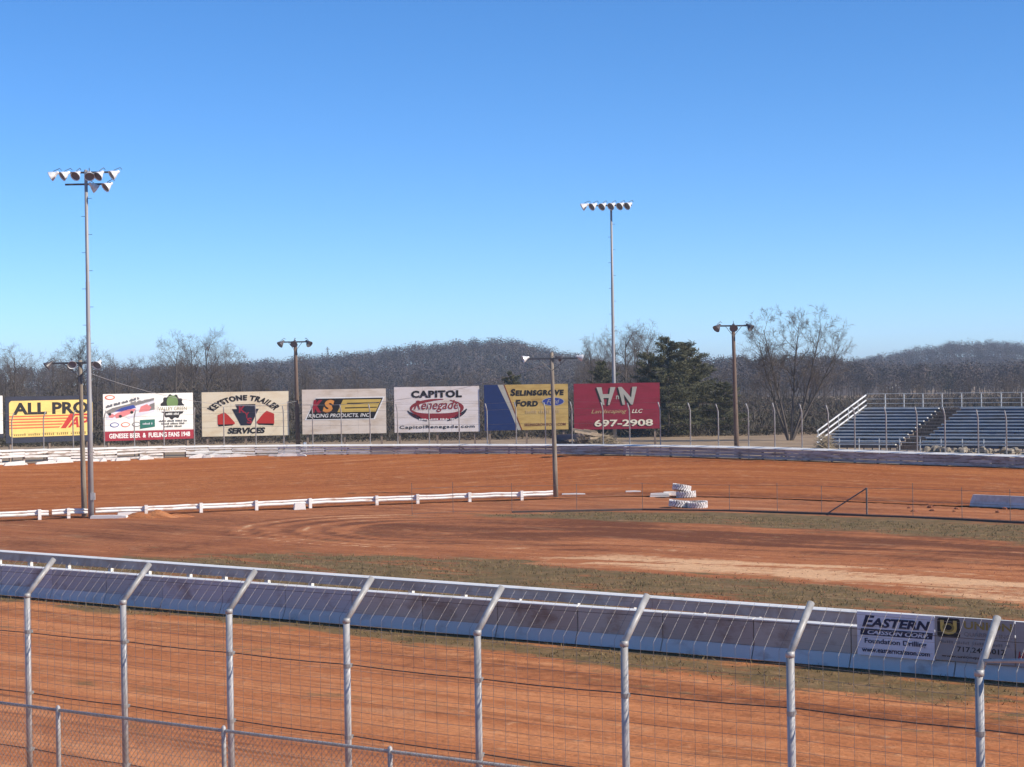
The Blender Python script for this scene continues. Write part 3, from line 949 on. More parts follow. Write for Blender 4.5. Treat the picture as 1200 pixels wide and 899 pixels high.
# --- outer wall of boards around the turn
root = empty('outer_wall', outer_pt(600)[:])
tag(root, 'long low board wall with white top edge curving round the far turn', 'wall')
wx = np.arange(-160, 1380, 27.0)
for k in range(len(wx) - 1):
    a, b_ = wx[k], wx[k + 1]
    pa, pb = outer_pt(a, 0, 0.0), outer_pt(b_, 0, 0.0)
    hh = float(np.interp((a + b_) / 2, [-160, 0, 120, 300, 600, 900, 1200, 1400], [0.98, 0.90, 0.80, 0.66, 0.58, 0.70, 0.68, 0.65]))
    left = a < 420
    mat = M['white_worn'] if left else M['grey_board']
    nb = 4 if left else 3
    nrm = outer_normal((a + b_) / 2)
    for j in range(nb):
        jit = 0.045 if left else 0.014
        z0 = 0.06 + (hh - 0.06) * j / nb
        bw = (hh - 0.06) / nb - (0.055 if left else 0.03)
        e0, e1 = rnd.uniform(-jit, jit), rnd.uniform(-jit, jit)
        off = nrm * rnd.uniform(0.0, 0.03)
        if left and j < 2 and rnd.random() < 0.22: continue
        MB().beam(pa + Vector((0, 0, z0 + bw / 2 + e0)) + off, pb + Vector((0, 0, z0 + bw / 2 + e1)) + off, 0.07, bw).build('board', mat, root)
    slope_cap(pa + Vector((0, 0, hh + 0.012)), pb + Vector((0, 0, hh + 0.012)), nrm, 0.10, 0.11, 0.52).build('top_cap', M['cap_white'], root)
    q = pa - nrm * 0.12
    MB().box(q + Vector((0, 0, hh / 2 - 0.1)), (0.14, 0.12, hh + 0.1), math.atan2(nrm.y, nrm.x)).build('post', M['post_wood'], root)
# earth and broken white scraps at its foot on the left
for k in range(26):
    px = rnd.uniform(-20, 360)
    p = outer_pt(px) + outer_normal(px) * rnd.uniform(0.15, 0.7)
    L = rnd.uniform(0.5, 1.9)
    t_ = outer_tangent(px)
    p.z = outer_pt(px).z - 0.02
    mb = MB()
    prof = [(-L / 2, 0), (-L / 2 + 0.1, rnd.uniform(0.1, 0.22)), (0, rnd.uniform(0.12, 0.3)), (L / 2 - 0.1, rnd.uniform(0.08, 0.2)), (L / 2, 0)]
    mb.slab(prof, -0.09, 0.09)
    o = mb.build('broken_board', M['white_worn'], world=False, loc=p, rz=math.atan2(t_.y, t_.x) + rnd.uniform(-0.15, 0.15))
    tag(o, 'broken white board by the far wall below ' + where(px), 'board', 'broken boards below ' + where(px))

# --- catch fence above the outer wall
post_px = [-18, 17, 54, 88.5, 125, 160, 194, 229, 263, 300, 332, 365.6, 399, 432.7, 465, 502, 537, 569.4, 603.6, 638, 669, 705, 736, 772, 807, 839.6, 875, 906, 938, 969, 1000, 1037, 1073, 1106, 1145, 1178, 1215, 1250]
root = empty('catch_fence', outer_pt(600, 0, 0.3)[:])
tag(root, 'tall steel post catch fence standing along the far board wall', 'fence')
tops = []
for px in post_px:
    n_ = outer_normal(px)
    p = outer_pt(px, 0, 0.30)
    zt = p.z + float(np.interp(px, [0, 300, 900, 1200], [3.05, 3.15, 3.2, 3.05])) + rnd.uniform(-0.06, 0.06)
    b_ = Vector((p.x, p.y, zt))
    pts = [p - Vector((0, 0, 0.1)), b_ - Vector((0, 0, 0.15)), b_ + n_ * 0.08 + Vector((0, 0, 0.05)), b_ + n_ * 0.30 + Vector((0, 0, 0.40))]
    MB().tube(pts, 0.042, 8).build('post', M['galv'], root, True)
    tops.append((p, b_, pts[-1]))
for h_ in (0.02, 0.33, 0.66, 0.98):
    mb = MB()
    mb.tube([a.lerp(b_, h_) for a, b_, c in tops], 0.007, 4)
    mb.build('wire', M['wire'], root)
MB().tube([c for a, b_, c in tops], 0.006, 4).build('wire', M['wire'], root)

# --- billboards
def billboard(px0, px1, ytop, ybot, back, panel, label, nposts=3, frame=False, post_mat='post_wood'):
    pc = (px0 + px1) / 2
    t_ = outer_tangent(pc)
    ang = max(math.atan2(t_.y, t_.x), R(1.5))
    t_ = Vector((math.cos(ang), math.sin(ang), 0))
    c = outer_pt(pc, 0, back)
    if pc > 230:
        c = Vector((ray(pc, 480)[0] * 132.2, 132.2, 0))
    # plane through c along t_: hit the two edge rays
    def hit(px):
        a = ray(px, (ytop + ybot) / 2)[0]
        # (c + s t).x = a (c + s t).y
        s_ = (a * c.y - c.x) / (t_.x - a * t_.y)
        return c + t_ * s_
    A, B_ = hit(px0), hit(px1)
    w = (B_ - A).length
    mid = (A + B_) / 2
    zt = at(pc, ytop, mid.y).z
    zb = at(pc, ybot, mid.y).z
    zg = 1.38
    root = empty('billboard', (mid.x, mid.y, zg), math.atan2(t_.y, t_.x))
    tag(root, label, 'billboard', None)
    bd = Board(root, w, zt - zb, zb - zg)
    # the face is made of sheets side by side
    nrow, ncol_ = 3, 3
    for i in range(nrow):
        for j in range(ncol_):
            mb = MB()
            x0, z0 = bd.uv(j / ncol_, i / nrow)
            x1, z1 = bd.uv((j + 1) / ncol_, (i + 1) / nrow)
            y = rnd.uniform(0.0, 0.004)
            mb.box(((x0 + x1) / 2, 0.02 + y, (z0 + z1) / 2), (x1 - x0 - 0.008, 0.03, z1 - z0 - 0.008))
            link_mesh('panel', mb.mesh('panel', panel), root)
    mb = MB()
    for i in range(4):
        mb.box((0, 0.085, bd.z0 + bd.h * (0.08 + 0.28 * i)), (w * 0.98, 0.08, 0.09))
    link_mesh('batten', mb.mesh('batten', M['post_wood']), root)
    for k in range(nposts):
        x = -w / 2 + w * (0.06 + 0.88 * k / max(nposts - 1, 1))
        mb = MB().box((x, 0.20, (zt - zg - 0.15) / 2 - 0.1), (0.15, 0.14, zt - zg - 0.1))
        link_mesh('post', mb.mesh('post', M[post_mat]), root)
    return bd

# 0 sliver at the frame edge
bd = billboard(-98, 3.5, 464.5, 515, 3.5, panel_mat('sign_white_a', (236, 232, 222), (220, 210, 196)), 'white billboard cut by the frame edge beside the yellow and navy one')
bd.poly([(0, 0), (1, 0), (1, 0.1), (0, 0.1)], P['darknavy'], 1, 'base_band')
# 1 ALL PRO
bd = billboard(6.5, 109, 464, 518, 3.5, panel_mat('sign_navy', (38, 42, 62), (28, 30, 44)), 'navy billboard with rounded yellow panel, bold black letters and red stripes', 3)
rr = []
for cx, cy, a0 in ((0.96, 0.83, 0), (0.075, 0.83, 90), (0.075, 0.2, 180), (0.96, 0.2, 270)):
    for k in range(6):
        a = R(a0 + 18 * k)
        rr.append((cx + 0.035 * math.cos(a), cy + 0.075 * math.sin(a)))
bd.poly(rr, P['yellow'], 1, 'yellow_panel')
bd.text('ALL PRO', 0.08, 0.60, 0.945, 0.865, P['black'], 2, 0.04)
for k in range(5):
    v0 = 0.305 + 0.062 * k
    bd.poly([(0.04, v0), (0.60 + 0.035 * k, v0), (0.60 + 0.035 * k + 0.015, v0 + 0.030), (0.04, v0 + 0.030)], P['orange'], 2, 'stripe')
bd.poly([(0.62, 0.29), (0.68, 0.29), (0.79, 0.56), (0.96, 0.56), (0.96, 0.60), (0.73, 0.60)], P['red'], 3, 'stripe')
bd.text('AP', 0.70, 0.30, 0.95, 0.535, P['red'], 2, 0.03, 0.35)
bd.print_line(0.09, 0.15, 0.92, 0.205, P['ochre'], 2, 6)
# 2 white board with the round crest
bd = billboard(121, 226.5, 461, 515.5, 3.5, panel_mat('sign_white_b', (240, 236, 228), (226, 220, 208)), 'white billboard with pink car picture, round dark crest and red bottom band', 3)
bd.poly([(0.0, 0.0), (1, 0.0), (1, 0.2), (0, 0.2)], P['crimson'], 1, 'red_band')
bd.text('GENESEE BEER  &  FUELING FANS 1948', 0.06, 0.05, 0.96, 0.155, P['white'], 2, 0.03)
bd.ellipse(0.075, 0.925, 0.055, 0.05, P['orange'], 2)
bd.ellipse(0.075, 0.925, 0.040, 0.032, P['white'], 3)
bd.print_line(0.03, 0.70, 0.40, 0.755, P['darknavy'], 2, 5, 0.18)
bd.print_line(0.30, 0.79, 0.55, 0.83, P['grey'], 2, 4, 0.06)
bd.poly([(0.03, 0.55), (0.20, 0.66), (0.56, 0.86), (0.56, 0.78), (0.36, 0.60), (0.10, 0.44), (0.03, 0.46)], P['lav'], 1, 'picture')
bd.poly([(0.12, 0.62), (0.20, 0.70), (0.33, 0.76), (0.36, 0.70), (0.22, 0.62)], P['blue'], 2, 'car_picture')
bd.poly([(0.12, 0.55), (0.16, 0.60), (0.27, 0.66), (0.36, 0.68), (0.33, 0.60), (0.20, 0.50), (0.14, 0.48)], P['salmon'], 3, 'car_picture')
bd.poly([(0.06, 0.54), (0.10, 0.58), (0.13, 0.53), (0.10, 0.49), (0.06, 0.50)], P['salmon'], 3, 'car_picture')
bd.poly([(0.02, 0.62), (0.10, 0.70), (0.56, 0.90), (0.56, 0.84), (0.20, 0.66), (0.05, 0.57)], P['grey'], 1, 'picture')
bd.poly([(0.24, 0.50), (0.40, 0.60), (0.56, 0.66), (0.56, 0.60), (0.40, 0.52), (0.28, 0.46)], P['lav'], 2, 'picture')
for cx, cy in ((0.185, 0.52), (0.31, 0.60), (0.07, 0.57)):
    bd.ellipse(cx, cy, 0.018, 0.03, P['black'], 4, 'wheel_picture', 14)
bd.poly([(0.39, 0.60), (0.41, 0.72), (0.48, 0.77), (0.53, 0.70), (0.50, 0.62)], P['salmon'], 3, 'car_picture')
bd.poly([(0.49, 0.62), (0.51, 0.76), (0.565, 0.80), (0.565, 0.65)], P['grey'], 2, 'car_picture')
for cx, pc_ in ((0.12, 'blue'), (0.24, 'orange'), (0.36, 'grey')):
    bd.ellipse(cx, 0.34, 0.048, 0.052, P[pc_], 2)
    bd.ellipse(cx, 0.34, 0.038, 0.036, P['white'], 3)
bd.poly([(0.40, 0.24), (0.565, 0.28), (0.565, 0.44), (0.40, 0.43)], P['teal'], 3, 'carton_picture')
bd.print_line(0.43, 0.33, 0.54, 0.37, P['lav'], 4, 1)
gear = []
for k in range(44):
    a = 2 * math.pi * k / 44
    q = 1.0 if k % 4 < 2 else 0.88
    gear.append((0.765 + 0.135 * q * math.cos(a), 0.70 + 0.275 * q * math.sin(a)))
bd.poly(gear, P['black'], 1, 'crest')
bd.ellipse(0.765, 0.80, 0.065, 0.15, P['green'], 2, 'crest_field', 16)
bd.poly([(0.60, 0.60), (0.93, 0.60), (0.93, 0.72), (0.60, 0.72)], P['white'], 3, 'crest_band')
bd.text('VALLEY GREEN', 0.605, 0.62, 0.925, 0.70, P['ochre'], 4, 0.01)
bd.print_line(0.69, 0.525, 0.84, 0.57, P['white'], 3, 2)
bd.print_line(0.61, 0.375, 0.93, 0.415, P['black'], 2, 4)
bd.print_line(0.64, 0.318, 0.90, 0.358, P['black'], 2, 3)
bd.print_line(0.67, 0.258, 0.87, 0.297, P['black'], 2, 2)
# 3 Keystone Trailer Services
bd = billboard(236.5, 338.5, 459, 511, 3.6, panel_mat('sign_cream', (236, 222, 192), (222, 200, 164)), 'cream billboard with dark keystone emblem between two red trailers', 3)
def arcw(a, b_):
    th = R(146 - 112 * a)
    rad = 0.40 + 0.095 * b_
    return 0.485 + rad * 1.02 * np.cos(th), 0.27 + rad * 1.25 * np.sin(th)
bd.text('KEYSTONE TRAILER', 0, 0, 1, 1, P['black'], 2, 0.05, 0.0, spacing=1.12, warp=lambda a, b_: (0.485 + (0.405 + 0.10 * b_) * 1.0 * np.cos(np.radians(148 - 116 * a)), 0.30 + (0.405 + 0.10 * b_) * 1.24 * np.sin(np.radians(148 - 116 * a))))
bd.poly([(0.385, 0.715), (0.615, 0.715), (0.615, 0.61), (0.655, 0.61), (0.56, 0.24), (0.445, 0.24), (0.345, 0.61), (0.405, 0.61)], P['darknavy'], 1, 'keystone')
bd.text('K', 0.425, 0.52, 0.505, 0.68, P['crimson'], 2, 0.03)
bd.text('Y', 0.485, 0.40, 0.545, 0.54, P['crimson'], 2, 0.02)
bd.text('S', 0.515, 0.28, 0.575, 0.41, P['crimson'], 2, 0.03)
bd.poly([(0.18, 0.27), (0.18, 0.48), (0.26, 0.54), (0.30, 0.48), (0.375, 0.31), (0.375, 0.27)], P['red'], 2, 'trailer_picture')
bd.poly([(0.83, 0.27), (0.83, 0.49), (0.745, 0.56), (0.70, 0.49), (0.63, 0.32), (0.63, 0.28)], P['red'], 2, 'trailer_picture')
bd.poly([(0.19, 0.225), (0.35, 0.245), (0.375, 0.285), (0.18, 0.285)], P['black'], 1, 'trailer_picture')
bd.poly([(0.65, 0.25), (0.82, 0.23), (0.83, 0.285), (0.63, 0.295)], P['black'], 1, 'trailer_picture')
bd.text('SERVICES', 0.29, 0.055, 0.725, 0.19, P['black'], 2, 0.05, 0.2)
# 4 KS Racing
bd = billboard(354, 452.5, 456, 508.5, 3.6, panel_mat('sign_greywhite', (226, 212, 196), (200, 180, 156)), 'pale grey billboard with slanted red and gold logo on a black bar', 3)
def sl(u, v): return (0.05 + 0.80 * u + 0.115 * v, 0.335 + 0.46 * v)
bd.poly([sl(-0.02, -0.04), sl(1.025, -0.04), sl(1.02, 1.05), sl(-0.005, 1.05)], P['white'], 1, 'logo_border')
bd.poly([sl(0, 0), sl(1, 0), sl(1, 1), sl(0, 1)], P['black'], 2, 'logo_ground')
bd.poly([sl(0.415, 0.33), sl(0.985, 0.33), sl(0.985, 0.93), sl(0.415, 0.93)], P['gold'], 3, 'logo_bar')
for v_ in (0.50, 0.72):
    bd.poly([sl(0.50, v_), sl(0.975, v_ + 0.02), sl(0.975, v_ + 0.06), sl(0.50, v_ + 0.055)], P['black'], 4, 'stripe')
bd.text('K', 0.115, 0.485, 0.245, 0.765, P['crimson'], 3, 0.06, 0.25)
bd.text('S', 0.245, 0.485, 0.385, 0.765, P['amber'], 3, 0.06, 0.25)
bd.text('RACING PRODUCTS, INC.', 0.075, 0.36, 0.81, 0.455, P['white'], 3, 0.01, 0.25)
# 5 Capitol Renegade
bd = billboard(462, 562, 453, 506.5, 3.7, panel_mat('sign_white_c', (226, 216, 212), (206, 190, 176)), 'off-white billboard with black heading over a dark red oval swoosh', 3)
bd.text('CAPITOL', 0.20, 0.755, 0.795, 0.915, P['black'], 2, 0.055, spacing=1.12)
bd.arc(0.50, 0.53, 0.315, 0.20, 0.06, 0.06, 75, 190, P['darkred'], 1)
bd.arc(0.50, 0.53, 0.315, 0.20, 0.05, 0.05, -30, 60, P['darkred'], 1)
bd.arc(0.50, 0.53, 0.315, 0.23, 0.05, 0.11, 180, 360, P['darkred'], 2)
bd.arc(0.50, 0.50, 0.33, 0.24, 0.06, 0.10, 205, 335, P['crimson'], 1)
bd.arc(0.50, 0.53, 0.355, 0.31, 0.05, 0.07, 190, 250, P['darknavy'], 1)
bd.arc(0.50, 0.53, 0.355, 0.31, 0.05, 0.07, 290, 355, P['darknavy'], 1)
bd.print_line(0.29, 0.265, 0.71, 0.30, P['white'], 3, 4)
bd.text('Renegade', 0.23, 0.44, 0.76, 0.70, P['darkred'], 3, 0.01, 0.35)
bd.text('CapitolRenegade.com', 0.06, 0.065, 0.94, 0.155, P['black'], 2, 0.015, spacing=1.15)
# 6 Selinsgrove Ford (the mascot on its left panel is left out)
bd = billboard(567.5, 666, 450.5, 504, 3.7, panel_mat('sign_gold', (200, 168, 98), (170, 136, 72)), 'gold billboard with blue left panel and blue oval emblem', 3)
bd.poly([(0, 0), (0.435, 0), (0.22, 1), (0, 1)], P['royal'], 1, 'blue_panel')
bd.poly([(0.395, 0.0), (0.45, 0.0), (0.245, 1), (0.16, 1), (0.30, 0.45)], P['silver'], 2, 'grey_band')
bd.poly([(0.435, 0), (0.45, 0), (0.245, 1), (0.23, 1)], P['brown'], 3, 'band_edge')
bd.text('Selinsgrove', 0.315, 0.75, 0.95, 0.905, P['black'], 2, 0.045, 0.1, sc=True, spacing=1.12)
bd.text('Ford', 0.37, 0.515, 0.64, 0.665, P['black'], 2, 0.045, 0.1, sc=True, spacing=1.12)
bd.ellipse(0.82, 0.615, 0.135, 0.095, P['silver'], 2)
bd.ellipse(0.82, 0.615, 0.125, 0.083, P['blue'], 3)
bd.text('Ford', 0.745, 0.57, 0.895, 0.665, P['silver'], 4, 0.0, 0.35)
bd.print_line(0.49, 0.36, 0.90, 0.43, P['tan'], 2, 3)
bd.text('SELINSGROVEFORD.COM', 0.475, 0.085, 0.965, 0.145, P['brown'], 2, 0.015)
# 7 H-N Landscaping
bd = billboard(672.5, 773.5, 449, 503, 3.7, panel_mat('sign_maroon', (142, 28, 52), (122, 20, 38)), 'maroon billboard with big silver letters and a phone number', 2)
for dx, dv, mt, ly in ((-0.018, -0.022, 'black', 1), (0, 0, 'silver', 2)):
    bd.text('H', 0.255 + dx, 0.53 + dv, 0.475 + dx, 0.915 + dv, P[mt], ly, 0.04, 0.0, warp=lambda a, b_, dx=dx, dv=dv: (0.30 + dx + 0.15 * a + (0.07 * (a - 0.5)) * (2 * b_ - 1) , 0.53 + dv + 0.385 * b_))
    bd.text('N', 0.53 + dx, 0.53 + dv, 0.735 + dx, 0.915 + dv, P[mt], ly, 0.04, 0.0, warp=lambda a, b_, dx=dx, dv=dv: (0.54 + dx + 0.17 * a + (0.05 * (a - 0.5)) * (2 * b_ - 1), 0.53 + dv + 0.385 * b_))
bd.text('n', 0.49, 0.65, 0.525, 0.73, P['silver'], 2, 0.02)
bd.text('Landscaping', 0.20, 0.325, 0.61, 0.43, P['tan'], 2, 0.0, 0.35)
bd.text('LLC', 0.67, 0.345, 0.80, 0.43, P['cream'], 2, 0.02, 0.3)
bd.text('(717)', 0.065, 0.045, 0.21, 0.19, P['darkred'], 2, 0.01)
for dx, mt, ly in ((-0.01, 'black', 1), (0, 'cream', 2)):
    bd.text('697-2908', 0.235 + dx, 0.06 + dx, 0.915 + dx, 0.21 + dx, P[mt], ly, 0.025)

# --- floodlights
def make_lamp():
    """bell-shaped floodlight, mounted at the origin, opening along -z"""
    mb = MB()
    mb.lathe([(0.0, 0.42), (0.07, 0.42), (0.10, 0.36), (0.11, 0.22), (0.16, 0.16), (0.24, 0.02), (0.30, -0.12), (0.315, -0.16), (0.30, -0.16), (0.26, -0.05)], 18)
    sh = mb.mesh('lamp', M['lamp_shell'], True)
    ml = MB()
    ml.lathe([(0.0, -0.075), (0.15, -0.085), (0.285, -0.11)], 18)
    le = ml.mesh('lens', M['lens'], True)
    br = MB()
    br.tube([(0, 0, 0.62), (0, 0.16, 0.58), (0, 0.20, 0.2), (0, 0.17, 0.12)], 0.02, 6)
    return sh, le, br.mesh('bracket', M['dark_metal'])
LAMP = make_lamp()
LAMP_DARK = LAMP[0].copy(); LAMP_DARK.materials[0] = simple('dark_lamp_shell', (0.09, 0.08, 0.085, 1), 0.4, scale=6)
def add_lamp(parent, loc, aim_az, tilt, s=1.0, dark=False):
    """aim_az: compass direction (radians from +x) the lamp throws to; tilt: 0 straight down, 90 horizontal"""
    o = link_mesh('lamp', LAMP_DARK if dark else LAMP[0], parent)
    o.rotation_euler = Vector((math.cos(aim_az) * math.sin(tilt), math.sin(aim_az) * math.sin(tilt), -math.cos(tilt))).to_track_quat('-Z', 'Y').to_euler()
    d = Vector((math.cos(aim_az) * math.sin(tilt), math.sin(aim_az) * math.sin(tilt), -math.cos(tilt)))
    o.location = Vector(loc) + d * 0.45 * s
    o.scale = (s, s, s)
    link_mesh('lens', LAMP[1], o)
    link_mesh('bracket', LAMP[2], o)

def light_pole_steel(px, pyb, Ypos, ytop, zb, rb, rt, label):
    x = ray(px, pyb)[0] * Ypos
    h = at(px, ytop, Ypos).z - zb
    root = empty('light_pole', (x, Ypos, zb))
    tag(root, label, 'light pole')
    mb = MB()
    lv = [0, 0.35, 0.352, 0.68, 0.682, 1.0]
    rs = [rb, rb * 0.86, rb * 0.80, rb * 0.68, rb * 0.62, rt]
    mb.tube([(0, 0, -0.2 + (h + 0.2) * f) for f in lv], rs, 12)
    link_mesh('pole', mb.mesh('pole', M['steelpole'], True), root)
    mb = MB()
    for k in range(10):
        z = h * (0.45 + 0.052 * k)
        sx = 1 if k % 2 else -1
        mb.tube([(sx * rb * 0.5, 0, z), (sx * (rb * 0.5 + 0.2), 0, z)], 0.012, 5)
    link_mesh('step_bolts', mb.mesh('step_bolts', M['dark_metal']), root)
    return root, h
# infield steel pole
p = ground(107, 607)
root, h = light_pole_steel(107, 607, p.y, 199, 0.0, 0.15, 0.085, 'tall galvanised steel light pole with two rows of floodlights on the infield')
pm = F / p.y
for z, x0, x1, nm in ((h - 0.12, -1.45, 1.30, 0), (h - 0.72, -1.1, 1.1, 1)):
    mb = MB().box(((x0 + x1) / 2, 0.14, z), (x1 - x0, 0.08, 0.09))
    link_mesh('crossarm', mb.mesh('crossarm', M['dark_metal']), root)
for x, az, tl in ((-1.36, 180, 62), (-0.80, 215, 58), (-0.31, 250, 55), (0.17, 285, 50), (0.90, 235, 52), (1.72, 210, 60)):
    add_lamp(root, (x, 0.0, h - 0.08), R(az), R(tl), 0.84)
for x, az, tl in ((0.12, 30, 55), (1.35, 220, 55)):
    add_lamp(root, (x, 0.0, h - 0.66), R(az), R(tl), 0.84)
mb = MB().box((0.13, -0.14, 1.1), (0.22, 0.16, 0.36))
link_mesh('switch_box', mb.mesh('switch_box', M['galv']), root)
# steel pole behind the maroon billboard
Y2 = 133.4
root, h = light_pole_steel(720.5, 520, Y2, 239, 1.38, 0.15, 0.075, 'very tall steel light pole rising behind the maroon billboard')
mb = MB().box((0.0, 0.14, h - 0.1), (3.1, 0.09, 0.1))
link_mesh('crossarm', mb.mesh('crossarm', M['dark_metal']), root)
for x, az, tl in ((-1.65, 180, 62), (-1.05, 215, 60), (-0.38, 225, 58), (0.3, 225, 60), (0.95, 225, 60), (1.55, 220, 62)):
    add_lamp(root, (x, -0.05, h + 0.05), R(az), R(tl), 0.98)

def light_pole_wood(px, pyb, Ypos, ytop, zb, lean, lamps, arm, label, mat='wood', r0=0.17, r1=0.12):
    x = ray(px, pyb)[0] * Ypos
    h = at(px, ytop, Ypos).z - zb
    root = empty('light_pole', (x, Ypos, zb))
    tag(root, label, 'light pole')
    mb = MB()
    mb.tube([(lean * f, 0, -0.2 + (h + 0.2) * f) for f in (0, 0.25, 0.5, 0.75, 1.0)], [r0, r0 * 0.95, (r0 + r1) / 2, r1 * 1.05, r1], 10)
    link_mesh('pole', mb.mesh('pole', M[mat], True), root)
    x0, x1, dz = arm
    mb = MB().beam((x0 + lean, -0.14, h - dz), (x1 + lean, -0.14, h - dz), 0.08, 0.10)
    link_mesh('crossarm', mb.mesh('crossarm', M['dark_metal']), root)
    mb = MB()
    for s_ in (x0 * 0.6, x1 * 0.6):
        mb.tube([(s_ + lean, -0.14, h - dz), (lean, -0.1, h - dz - 0.7)], 0.018, 5)
    link_mesh('brace', mb.mesh('brace', M['dark_metal']), root)
    for lx, az, tl, s_, dark in lamps:
        add_lamp(root, (lx + lean, -0.14, h - dz + 0.12), R(az), R(tl), s_, dark)
    return root, h
p2 = ground(99, 606.5)
light_pole_wood(99, 606.5, p2.y + 0.15, 422, 0.0, -0.1, ((-1.35, 200, 50, 0.74, True), (-0.42, 290, 60, 0.74, False), (1.1, 250, 55, 0.78, False)), (-1.45, 1.15, 0.15),
                'weathered wooden light pole right beside the tall steel one on the infield', 'wood_grey', 0.14, 0.10)
p3 = ground(651.5, 583.5)
light_pole_wood(651.5, 583.5, p3.y, 413, 0.0, -0.12, ((-1.25, 190, 70, 0.66, False), (0.2, 20, 70, 0.6, True), (1.35, 10, 75, 0.66, False)), (-1.35, 1.45, 0.35),
                'grey wooden light pole standing at the end of the white inner rail', 'wood_grey', 0.145, 0.105)
Y4 = 132.8
light_pole_wood(349.5, 520, Y4, 400, 1.5, -0.1, ((-0.8, 215, 50, 0.84, True), (0.0, 265, 55, 0.88, True), (0.8, 320, 50, 0.84, True)), (-0.85, 0.9, 0.05),
                'brown wooden light pole between the keystone and the slanted logo billboards', 'wood', 0.185, 0.125)
Y5 = outer_pt(863, 0, 2.2).y
light_pole_wood(863.5, 523, Y5, 381, 1.4, -0.12, ((-0.85, 215, 50, 0.84, True), (0.0, 265, 55, 0.88, True), (0.85, 320, 50, 0.82, True)), (-0.9, 0.95, 0.05),
                'brown wooden light pole between the conifers and the big bare tree', 'wood', 0.17, 0.115)

# overhead wires
def sag(a, b_, s_, n=14):
    return [Vector(a).lerp(Vector(b_), k / n) - Vector((0, 0, 4 * s_ * (k / n) * (1 - k / n))) for k in range(n + 1)]
wA = at(101, 436, p2.y)
tag(MB().tube(sag(wA, at(349, 470, Y4), 0.9), 0.012, 5).build('overhead_cable', M['galv'], world=True, loc=wA), 'sagging pale overhead cable running from the paired infield poles towards the far signs', 'cable')
wB = at(651, 424, p3.y)
tag(MB().tube(sag(wB, at(349, 474, Y4), 0.8), 0.011, 5).build('overhead_cable', M['galv'], world=True, loc=wB), 'sagging overhead cable from the grey infield pole over the billboards', 'cable')

# --- white rail inside the far turn
root = empty('inner_guard_rail', inner_pt(300)[:])
tag(root, 'white steel guard rail on short posts inside the far turn', 'guard rail')
def wbeam(mb, pts, h0, hgt):
    prof = [(-0.03, 0.0), (0.02, 0.06), (0.05, 0.25), (-0.01, 0.5), (0.05, 0.75), (0.02, 0.94), (-0.03, 1.0)]
    vs_, fs_ = [], []
    for i, p in enumerate(pts):
        a, c = pts[max(i - 1, 0)], pts[min(i + 1, len(pts) - 1)]
        t_ = (c - a); t_.z = 0; t_.normalize()
        n_ = Vector((t_.y, -t_.x, 0))
        for u, v in prof:
            vs_.append(p + n_ * u + Vector((0, 0, h0 + v * hgt)))
    k = len(prof)
    for i in range(len(pts) - 1):
        for j in range(k - 1):
            fs_.append((i * k + j, (i + 1) * k + j, (i + 1) * k + j + 1, i * k + j + 1))
    mb.add(vs_, fs_)
for a, b_ in ((-130, -60), (-60, 32), (32, 57), (61, 103), (112, 171), (171, 235), (235, 300), (300, 363), (363, 441), (441, 489), (489, 550), (550, 611), (611, 648)):
    mb = MB()
    pts = [inner_pt(a + (b_ - a) * k / 4, rnd.uniform(-0.02, 0.02)) for k in range(5)]
    wbeam(mb, pts, 0.19, 0.28)
    mb.build('rail_beam', M['rail_white'], root)
for px in (-60, 46, 80, 171, 235, 300, 363, 441, 489, 550, 611):
    p = inner_pt(px)
    t_ = inner_pt(px + 5) - inner_pt(px - 5)
    nn = Vector((t_.y, -t_.x, 0)).normalized()
    MB().box(p + nn * 0.10 + Vector((0, 0, 0.25)), (0.16, 0.14, 0.54), math.atan2(t_.y, t_.x)).build('post', M['rail_white'], root)
# loose white scraps near it
def scrap(px, py, L, w, h, rz, label, mat='white', tilt=0.0, group=None):
    mat = 'rail_white' if mat == 'white' else mat
    p = ground(px, py)
    mb = MB()
    mb.slab([(-L / 2, 0), (-L / 2 + 0.05, h), (L * 0.1, h * 1.08), (L / 2 - 0.03, h * 0.9), (L / 2, 0)], -w / 2, w / 2)
    o = mb.build('loose_board', M[mat], world=False, loc=(p.x, p.y, -0.01), rz=rz)
    o.rotation_euler.y = tilt
    tag(o, label, 'board', group)
scrap(351, 597, 0.62, 0.35, 0.34, 0.3, 'squat white block lying against the inner guard rail')
scrap(128, 607.5, 1.9, 0.35, 0.16, -0.1, 'white board lying on the dirt at the foot of the steel light pole')
scrap(150, 605.5, 1.1, 0.4, 0.22, 0.25, 'short white board beside the dirt mound at the light pole')
scrap(672, 581, 1.4, 0.3, 0.14, 0.0, 'white board lying just right of the grey wooden light pole')
scrap(742, 578.5, 0.95, 0.3, 0.17, 0.0, 'short white rail piece lying alone between the pole and the tyres')
scrap(773, 582, 1.1, 0.3, 0.20, -0.05, 'white rail piece ending at the stacked tyres')
scrap(786, 581.5, 0.9, 0.25, 0.26, -0.05, 'dusty white rail piece tucked behind the stacked tyres', 'white_worn')
